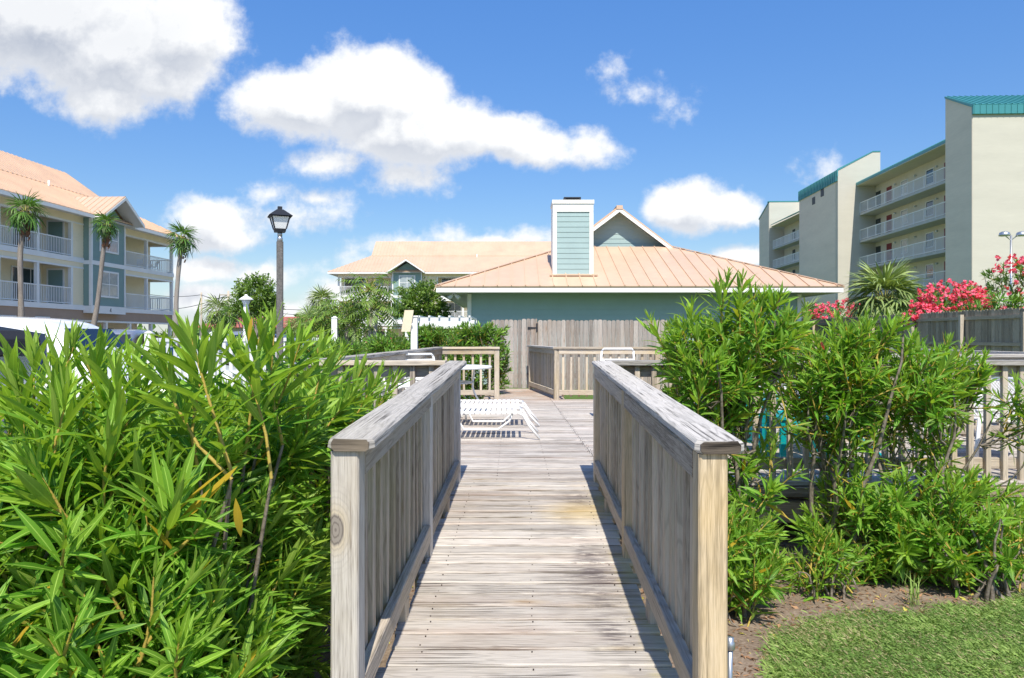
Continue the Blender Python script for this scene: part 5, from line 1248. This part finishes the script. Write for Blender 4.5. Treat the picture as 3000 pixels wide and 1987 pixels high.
# ------------------------------------------------------------------ deck furniture
def chaise(label,x1,y0,y1,zb,ln=1.7,seed=1,flare=.2,back=.5):
    r=thing('lounge_chair',label,'lounge chair',(x1-ln/2,(y0+y1)/2,DZ),0,'white strap lounge chairs'); z=DZ+zb; x0=x1-ln; m=MB(); rd=.014
    for yy in (y0+.02,y1-.02):
        m.tube([(x0-.05,yy,z+.0),(x0+.3,yy,z),(x1-.35,yy,z-.004),(x1-.08,yy,z),(x1,yy,z-.005)],rd,8)
    m.tube([(x1,y0+.02,z-.005),(x1,y1-.02,z-.005)],rd,8)
    for s,yy in ((-1,y0+.02),(1,y1-.02)): m.tube([(x1-.05,yy,z),(x1+.02,yy,z-.03),(x1+.09,yy+s*.01,z-zb*.5),(x1+flare,yy+s*.02,DZ+.012)],rd*1.1,8)
    for xx in (x0+.2,x1-.75):
        m.tube([(xx,y0+.04,z-.01),(xx+.05,y0+.05,z-.07),(xx+.12,y0+.06,DZ+.06 if zb<.3 else z-.19),(xx+.5,y0+.06,DZ+.06 if zb<.3 else z-.19),(xx+.62,y0+.05,z-.1),(xx+.66,y0+.04,z-.01)],rd*.9,8)
        m.tube([(xx,y1-.04,z-.01),(xx,y1-.04,DZ+.01)],rd,8)
    m.build('frame',M['strap'],r)
    m=MB(); x=x1-.05
    while x>x0:
        w_=.042; sag=.003*random.random(); n=5; vs=[]; 
        for i in range(n): t=i/(n-1); vs.append((x,y0+(y1-y0)*t,z+.016-.008*math.sin(math.pi*t)-sag*math.sin(math.pi*t)))
        for i in range(n-1):
            a=V(vs[i]);b=V(vs[i+1]); m.obox((a+b)/2-X_*w_/2,(b-a)/2,X_*w_/2,Z_*.002)
        for yy,s in ((y0+.0,1),(y1,-1)): m.box(x-w_,x,yy-.004,yy+.004,z-.018,z+.017)
        x-=.058
    m.build('straps',M['strap'],r)
chaise('white strap lounge chair lying closest to the ramp, left of the walkway',.10,7.98,8.55,.30)
chaise('white strap lounge chair just behind the nearest one, before the table',.14,9.15,9.75,.27)
# round table
tx,ty=-.86,10.6; tz=DZ+.70; r=thing('patio_table','round white patio table in front of the left deck railing','table',(tx,ty,DZ))
m=MB(); m.lathe((tx,ty,tz),[(.5,-.03),(.56,-.035),(.57,-.02),(.565,-.002),(.54,.0),(0.01,.006)],40); m.build('tabletop',M['strap'],r)
m=MB(); m.lathe((tx,ty,tz-.25),[(.3,0),(.312,.005),(.312,.02),(.3,.025)],24); m.build('ring_brace',M['gal'],r)
for k in range(4):
    an=R(20+90*k); d=V((math.cos(an),math.sin(an),0)); c=V((tx,ty,0)); m=MB(); m.tube([c+d*.33+Z_*(tz-.04),c+d*.3+Z_*(tz-.3),c+d*.33+Z_*(tz-.4),c+d*.5+Z_*(DZ+.01)],.014,8); m.build('leg',M['strap'],r)
def pchair(label,x,y,rot,z=DZ,h=.86,w=.52,col='strap'):
    """tube-framed patio chair with strap back"""
    r=thing('patio_chair',label,'chair',(x,y,z),rot,'white patio chairs'); f=MB(); hw=w/2
    for s in (-1,1):
        f.tube([(s*hw,-.26,0),(s*hw,-.24,.38),(s*hw,-.2,.58),(s*hw,.1,.6),(s*hw,.22,.56)],.014,8)
        f.tube([(s*hw*.92,.34,0),(s*hw*.92,.22,.4),(s*hw*.92,.3,.7),(s*hw*.85,.34,h)],.014,8)
        f.tube([(s*hw*.95,-.25,.4),(s*hw*.92,.24,.38)],.012,6)
    f.tube([(-hw*.85,.34,h),(-hw*.75,.35,h+.03),(hw*.75,.35,h+.03),(hw*.85,.34,h)],.014,8); f.tube([(-hw*.95,-.25,.4),(hw*.95,-.25,.4)],.012,6); f.build('frame',M[col],r,False)
    m=MB()
    for i in range(8): yy=-.23+i*.06; m.obox((0,yy,.405),X_*hw*.93,Y_*.024,Z_*.002)
    m.build('seat',M[col],r,False); m=MB()
    for i in range(8): zz=.47+i*.048; t=(zz-.4)/.46; m.obox((0,.23+.11*t,zz),X_*hw*.9,Y_*.002,Z_*.02)
    m.build('backrest',M[col],r,False); return r
pchair('white patio chair by the left deck railing behind the round table',-1.05,9.5,R(35))
pchair('white patio chair in the left corner near the ramp top',-1.2,8.0,R(120),h=.62)
pchair('white patio chair with a strap back, right of the ramp top beside the oleander',1.42,10.2,R(180),h=.93,w=.5)
pchair('white chair on the uppermost right-hand balcony of the left building',-26.9,53.4,R(60),z=6.41,h=1.0)
pchair('second white chair on that uppermost balcony, nearer the open corner',-26.9,55.0,R(-40),z=6.41,h=1.0)
def adiron(label,x,y,rot):
    r=thing('adirondack_chair',label,'chair',(x,y,DZ),rot,'teal adirondack chairs'); c='teal_plastic'
    def P(nm,fn): m=MB(); fn(m); return m.build(nm,M[c],r,False,.004)
    def seat(m):
        for i in range(6): yy=-.3+i*.095; m.obox((0,yy,.34-.035*i),X_*.27,V((0,.042,-.014)),Z_*.011)
    P('seat',seat)
    def back(m):
        for i in range(5):
            xx=(i-2)*.105; hh=.72-.045*abs(i-2)**1.5; a=V((xx,.22,.17)); b=V((xx*1.22,.22+hh*.42,.17+hh)); m.obox((a+b)/2,(b-a)/2,X_*.046,V((0,-.01,.004)))
        m.obox((0,.36,.5),X_*.27,Y_*.012,Z_*.035)
    P('backrest',back)
    for s in (-1,1):
        P('armrest',lambda m:m.prism([(s*.27,-.38,.52),(s*.42,-.36,.52),(s*.40,.1,.52),(s*.34,.42,.52),(s*.28,.42,.52)],(0,0,.025)))
        P('leg',lambda m:m.prism([(s*.3,-.36,0),(s*.3,-.24,0),(s*.3,-.22,.519),(s*.3,-.34,.519)],(s*.025,0,0)))
        P('leg',lambda m:m.prism([(s*.275,-.34,.38),(s*.275,-.34,.27),(s*.275,.46,0),(s*.275,.6,0),(s*.275,.3,.16)],(s*.024,0,0)))
        P('arm_brace',lambda m:m.prism([(s*.33,.3,.2),(s*.33,.36,.2),(s*.33,.38,.519),(s*.33,.28,.519)],(s*.022,0,0)))
    return r
adiron('teal adirondack chair behind the oleander stems, nearer the ramp',2.15,7.1,R(150))
adiron('teal adirondack chair half hidden right of the other one, next to the white table',3.0,7.3,R(200))
x,y=2.55,6.6; r=thing('side_table','small teal side table between the teal chairs','table',(x,y,DZ))
m=MB(); 
for i in range(5): m.box(x-.22,x+.22,y-.22+i*.09,y-.22+i*.09+.08,DZ+.4,DZ+.42)
m.build('tabletop',M['teal_plastic'],r)
for sx in (-1,1):
    for sy in (-1,1): m=MB(); m.box(x+sx*.18-.025,x+sx*.18+.025,y+sy*.18-.02,y+sy*.18+.02,DZ,DZ+.398); m.build('leg',M['teal_plastic'],r)
r=thing('picnic_table','long white slatted picnic table behind the right-hand railing','table',(4.0,9.,DZ)); 
m=MB()
for i in range(5): m.box(3.0,5.2,8.62+i*.15,8.75+i*.15,DZ+.70,DZ+.735)
m.build('tabletop',M['strap'],r)
for yy in (8.15,9.85):
    m=MB(); m.box(3.0,5.2,yy-.12,yy+.12,DZ+.42,DZ+.45); m.build('bench',M['strap'],r)
for xx in (3.35,4.85):
    m=MB(); m.prism([(xx,8.2,DZ),(xx,8.3,DZ),(xx,8.85,DZ+.695),(xx,8.75,DZ+.695)],(.045,0,0)); m.prism([(xx+.05,9.8,DZ),(xx+.05,9.7,DZ),(xx+.05,9.15,DZ+.695),(xx+.05,9.25,DZ+.695)],(.045,0,0)); m.box(xx+.1,xx+.14,8.1,9.9,DZ+.33,DZ+.415); m.build('leg_frame',M['strap'],r)
def meshmat():
    t=NT('chair_mesh_fabric'); uv=t.mapping(t.coord('Object'),(60,60,60)); c=t.n('ShaderNodeTexChecker',i_Scale=1.); t.t.links.new(uv,c.inputs[0]); return t.out(t.mix(c.outputs[1],(.75,.74,.7),(.42,.38,.33)),.8)
M['mesh']=meshmat()
x,y=4.28,6.75; r=thing('mesh_chair','white framed high-back mesh chair behind the railing at the right edge','chair',(x,y,DZ),R(-75),'mesh sling chairs')
f=MB()
for s in (-1,1):
    f.tube([(s*.3,-.35,0),(s*.3,-.3,.4),(s*.3,.2,.36),(s*.3,.5,.72)],.02,8); f.tube([(s*.3,.45,0),(s*.3,.1,.42),(s*.3,-.25,.5),(s*.3,-.33,.48)],.02,8)
f.tube([(-.3,.5,.72),(.3,.5,.72)],.02,8); f.build('frame',M['strap'],r,False)
m=MB(); m.obox((0,-.05,.38),X_*.28,V((0,.25,-.02)),Z_*.004); m.build('seat',M['mesh'],r,False); m=MB(); a=V((0,.2,.37));b=V((0,.5,.71)); m.obox((a+b)/2,(b-a)/2,X_*.28,V((0,-.004,.002))); m.build('backrest',M['mesh'],r,False)
# pipe stub by the right post
r=thing('water_pipe','short galvanised pipe stub in the soil behind the right ramp post','pipe',(.83,2.78,0)); x,y=at(2139,985,2.95)[:2]
m=MB(); m.tube([(x-.005,y,0),(x,y,.36)],.011,10); m.build('pipe',M['gal'],r); m=MB(); m.lathe((x,y,.36),[(.016,0),(.019,.004),(.019,.03),(.015,.034),(.015,.05)],10); m.build('coupling',M['gal'],r)
# ------------------------------------------------------------------ cars
def car(label,x,y,rot,kind,paintm,L=4.7,W=1.86,H=1.75,group='parked cars'):
    """local +x is the nose"""
    r=thing('parked_car',label,'car',(x,y,0),rot,group); h=H; 
    if kind=='suv': prof=[(-.5,.48,.92,.93,.0),(-.49,.34,.95,1.0,.0),(-.455,.27,.97,h*.86,.7),(-.40,.25,.98,h*.985,.77),(-.2,.22,.98,h,.79),(.02,.22,.97,h*.985,.78),(.10,.22,.96,h*.93,.74),(.235,.22,.95,1.03,.74),(.30,.25,.93,.98,.8),(.44,.27,.80,.9,.78),(.49,.34,.7,.78,.6),(.5,.42,.6,.62,.4)]
    else: prof=[(-.5,.45,.80,.82,.0),(-.485,.32,.9,.96,.6),(-.36,.25,.93,1.02,.8),(-.24,.24,.92,h*.95,.7),(-.08,.22,.92,h,.72),(.06,.22,.91,h*.96,.7),(.22,.22,.88,.93,.74),(.40,.25,.78,.84,.76),(.485,.32,.66,.72,.55),(.5,.42,.58,.6,.4)]
    vs=[];F=[];n=16
    for (t,zb_,zs,zt_,tw) in prof:
        hw=W/2*(1-.12*abs(t*2)**4); X=t*L; zbelt=min(zs,zt_); tw_=hw*(tw if tw else .92) if zt_>zs+.03 else hw*.9
        zt2=max(zt_,zs+.02)
        cab=zt_>zs+.25
        ring=[(hw*.86,zb_),(hw*.99,zb_+.1),(hw,(zb_+zs)/2+.05),(hw*.99,zbelt-.05)]+([(hw*.96,zbelt+.03),(tw_+.03,zt2-.13),(tw_-.07,zt2-.01),(tw_*.45,zt2+.02)] if cab else [(hw*.97,zbelt-.015),(hw*.92,zt2-.005),(hw*.75,zt2+.01),(hw*.35,zt2+.02)])
        vs+=[(X,a,b) for a,b in ring]+[(X,-a,b) for a,b in reversed(ring)]
    for i in range(len(prof)-1):
        for k in range(n): F.append((i*n+k,(i+1)*n+k,(i+1)*n+(k+1)%n,i*n+(k+1)%n))
    F.append(tuple(reversed(range(n)))); m_=(len(prof)-1)*n; F.append(tuple(range(m_,m_+n)))
    m=MB(); m.add(vs,F,None,None,True); bo=m.build('body',M[paintm],r,False)
    sb=bo.modifiers.new('s','SUBSURF'); sb.levels=sb.render_levels=2
    # glass: side strips, windscreen, rear window, laid just proud of the body
    def P_(t):   # interpolate the profile
        for a,b in zip(prof,prof[1:]):
            if a[0]<=t<=b[0]: u=(t-a[0])/(b[0]-a[0]); return [a[k]+(b[k]-a[k])*u for k in range(5)]
    zs0=.99
    ts=([-.44,-.30,-.285,-.09,-.07,.10,.18] if kind=='suv' else [-.3,-.24,-.09,-.07,.06,.15])
    for s in (-1,1):
        for a,b in ((ts[0],ts[1]),(ts[2],ts[3]),(ts[4],ts[5])) if kind=='suv' else ((ts[0],ts[2]),(ts[3],ts[5])):
            A=P_(a);B=P_(b); top=h-.16; hwA=W/2
            za=min(A[3]-.14,top); zb2=min(B[3]-.14,top); fy=lambda z:(W/2*(.985-(.985-.77)*max(0,(z-zs0))/(h-zs0))+.004)*s
            q=[(a*L,fy(zs0),zs0),(b*L,fy(zs0),zs0),(b*L-(.12 if b==ts[-2] else 0),fy(zb2),max(zb2,zs0+.05)),(a*L,fy(za),max(za,zs0+.05))]
            m=MB(); m.prism(q,(0,s*.006,0)); m.build('side_window',M['carglass'],r,False)
    def scr(nm,ta,tb_,za,zb2,wa,wb,sg):
        m=MB(); q=[(ta*L,-wa,za),(ta*L,wa,za),(tb_*L,wb,zb2),(tb_*L,-wb,zb2)]; m.prism(q,(sg*.012,0,.006)); return m.build(nm,M['carglass'],r,False)
    if kind=='suv': scr('windscreen',.222,.112,1.08,h*.93-.06,.74,.64,1); scr('rear_window',-.487,-.448,1.05,h*.9,.74,.64,-1)
    else: scr('windscreen',.2,.075,.98,h*.95,.74,.62,1); scr('rear_window',-.355,-.235,1.03,h*.94,.72,.6,-1)
    for s in (-1,1):
        m=MB(); m.prism([(-.492*L,s*W*.40,.95),(-.492*L,s*W*.475,.93),(-.484*L,s*W*.475,1.22 if kind=='suv' else .8),(-.486*L,s*W*.43,1.22 if kind=='suv' else .8)],(-.02,0,0)); m.build('tail_light',M['carred'],r,False)
        m=MB(); m.obox((.478*L,s*W*.36,.68),X_*.03,Y_*.14,Z_*.07); m.build('headlight',M['lampglass'],r,False)
        m=MB(); m.obox((.13*L,s*(W/2+.08),1.05),X_*.06,Y_*.09,Z_*.07); m.build('mirror',M[paintm],r,False)
        for tx_ in (-.31,.32):
            m=MB(); c=(tx_*L,s*(W/2-.1),.34); m.lathe(c,[(.2,-.11),(.33,-.11),(.345,-.08),(.345,.08),(.33,.11),(.2,.11)],24,axis='Y'); wh=m.build('wheel',M['black'],r,False); m=MB(); m.lathe(c,[(.21,-.115),(.2,-.09),(.2,.09),(.21,.115)],16,axis='Y'); m.build('rim',M['gal'],wh,False)
    m=MB(); m.obox((-.497*L,0,.75),X_*.012,Y_*.17,Z_*.06); m.build('plate',M['whitev'],r,False)
    for t in (-.36,.36): m=MB(); m.obox((t*L*1.36,0,.42),X_*.03,Y_*(W*.42),Z_*.1); m.build('bumper',M['dark'],r,False)
    return r
car('large white sport utility vehicle seen side-on at the left edge behind the oleanders',-7.42,11.9,0,'suv','carwhite',4.9,1.95,1.93)
car('silver hatchback seen from behind with a red tail light, right of the white vehicle',at(392,985,27)[0],27,R(97),'suv','carsilver',4.5,1.82,1.86)
car('white car with its bonnet low behind the oleanders, below the silver hatchback',at(350,985,15.5)[0]-.2,17.6,R(-4),'sedan','carwhite',4.5,1.8,1.42)
car('silver blue car parked below the bushy palms, left one',at(672,985,36)[0],36,R(170),'suv','carsilver',4.7,1.86,1.84)
car('dark blue car parked right behind the white garden lamp pole',at(765,985,38)[0],38,R(172),'suv','cardblue',4.6,1.85,1.72)
# box-shaped cabinet at the far left edge
r=thing('utility_cabinet','grey louvred cabinet with a black top at the left edge','cabinet',(-7.2,9.8,0))
m=MB(); m.box(-7.5,-6.6,9.4,10.2,0,1.36); m.build('body',M['carsilver'],r,True,.01); m=MB()
for i in range(6): m.box(-7.45,-6.65,9.37,9.399,.3+i*.17,.31+i*.17)
m.build('louvres',M['dark'],r); m=MB(); m.prism([(-7.55,9.35,1.37),(-6.55,9.35,1.37),(-6.58,9.35,1.58),(-6.75,9.35,1.7),(-7.55,9.35,1.7)],(0,.9,0)); m.build('lid',M['black'],r,True,.02)
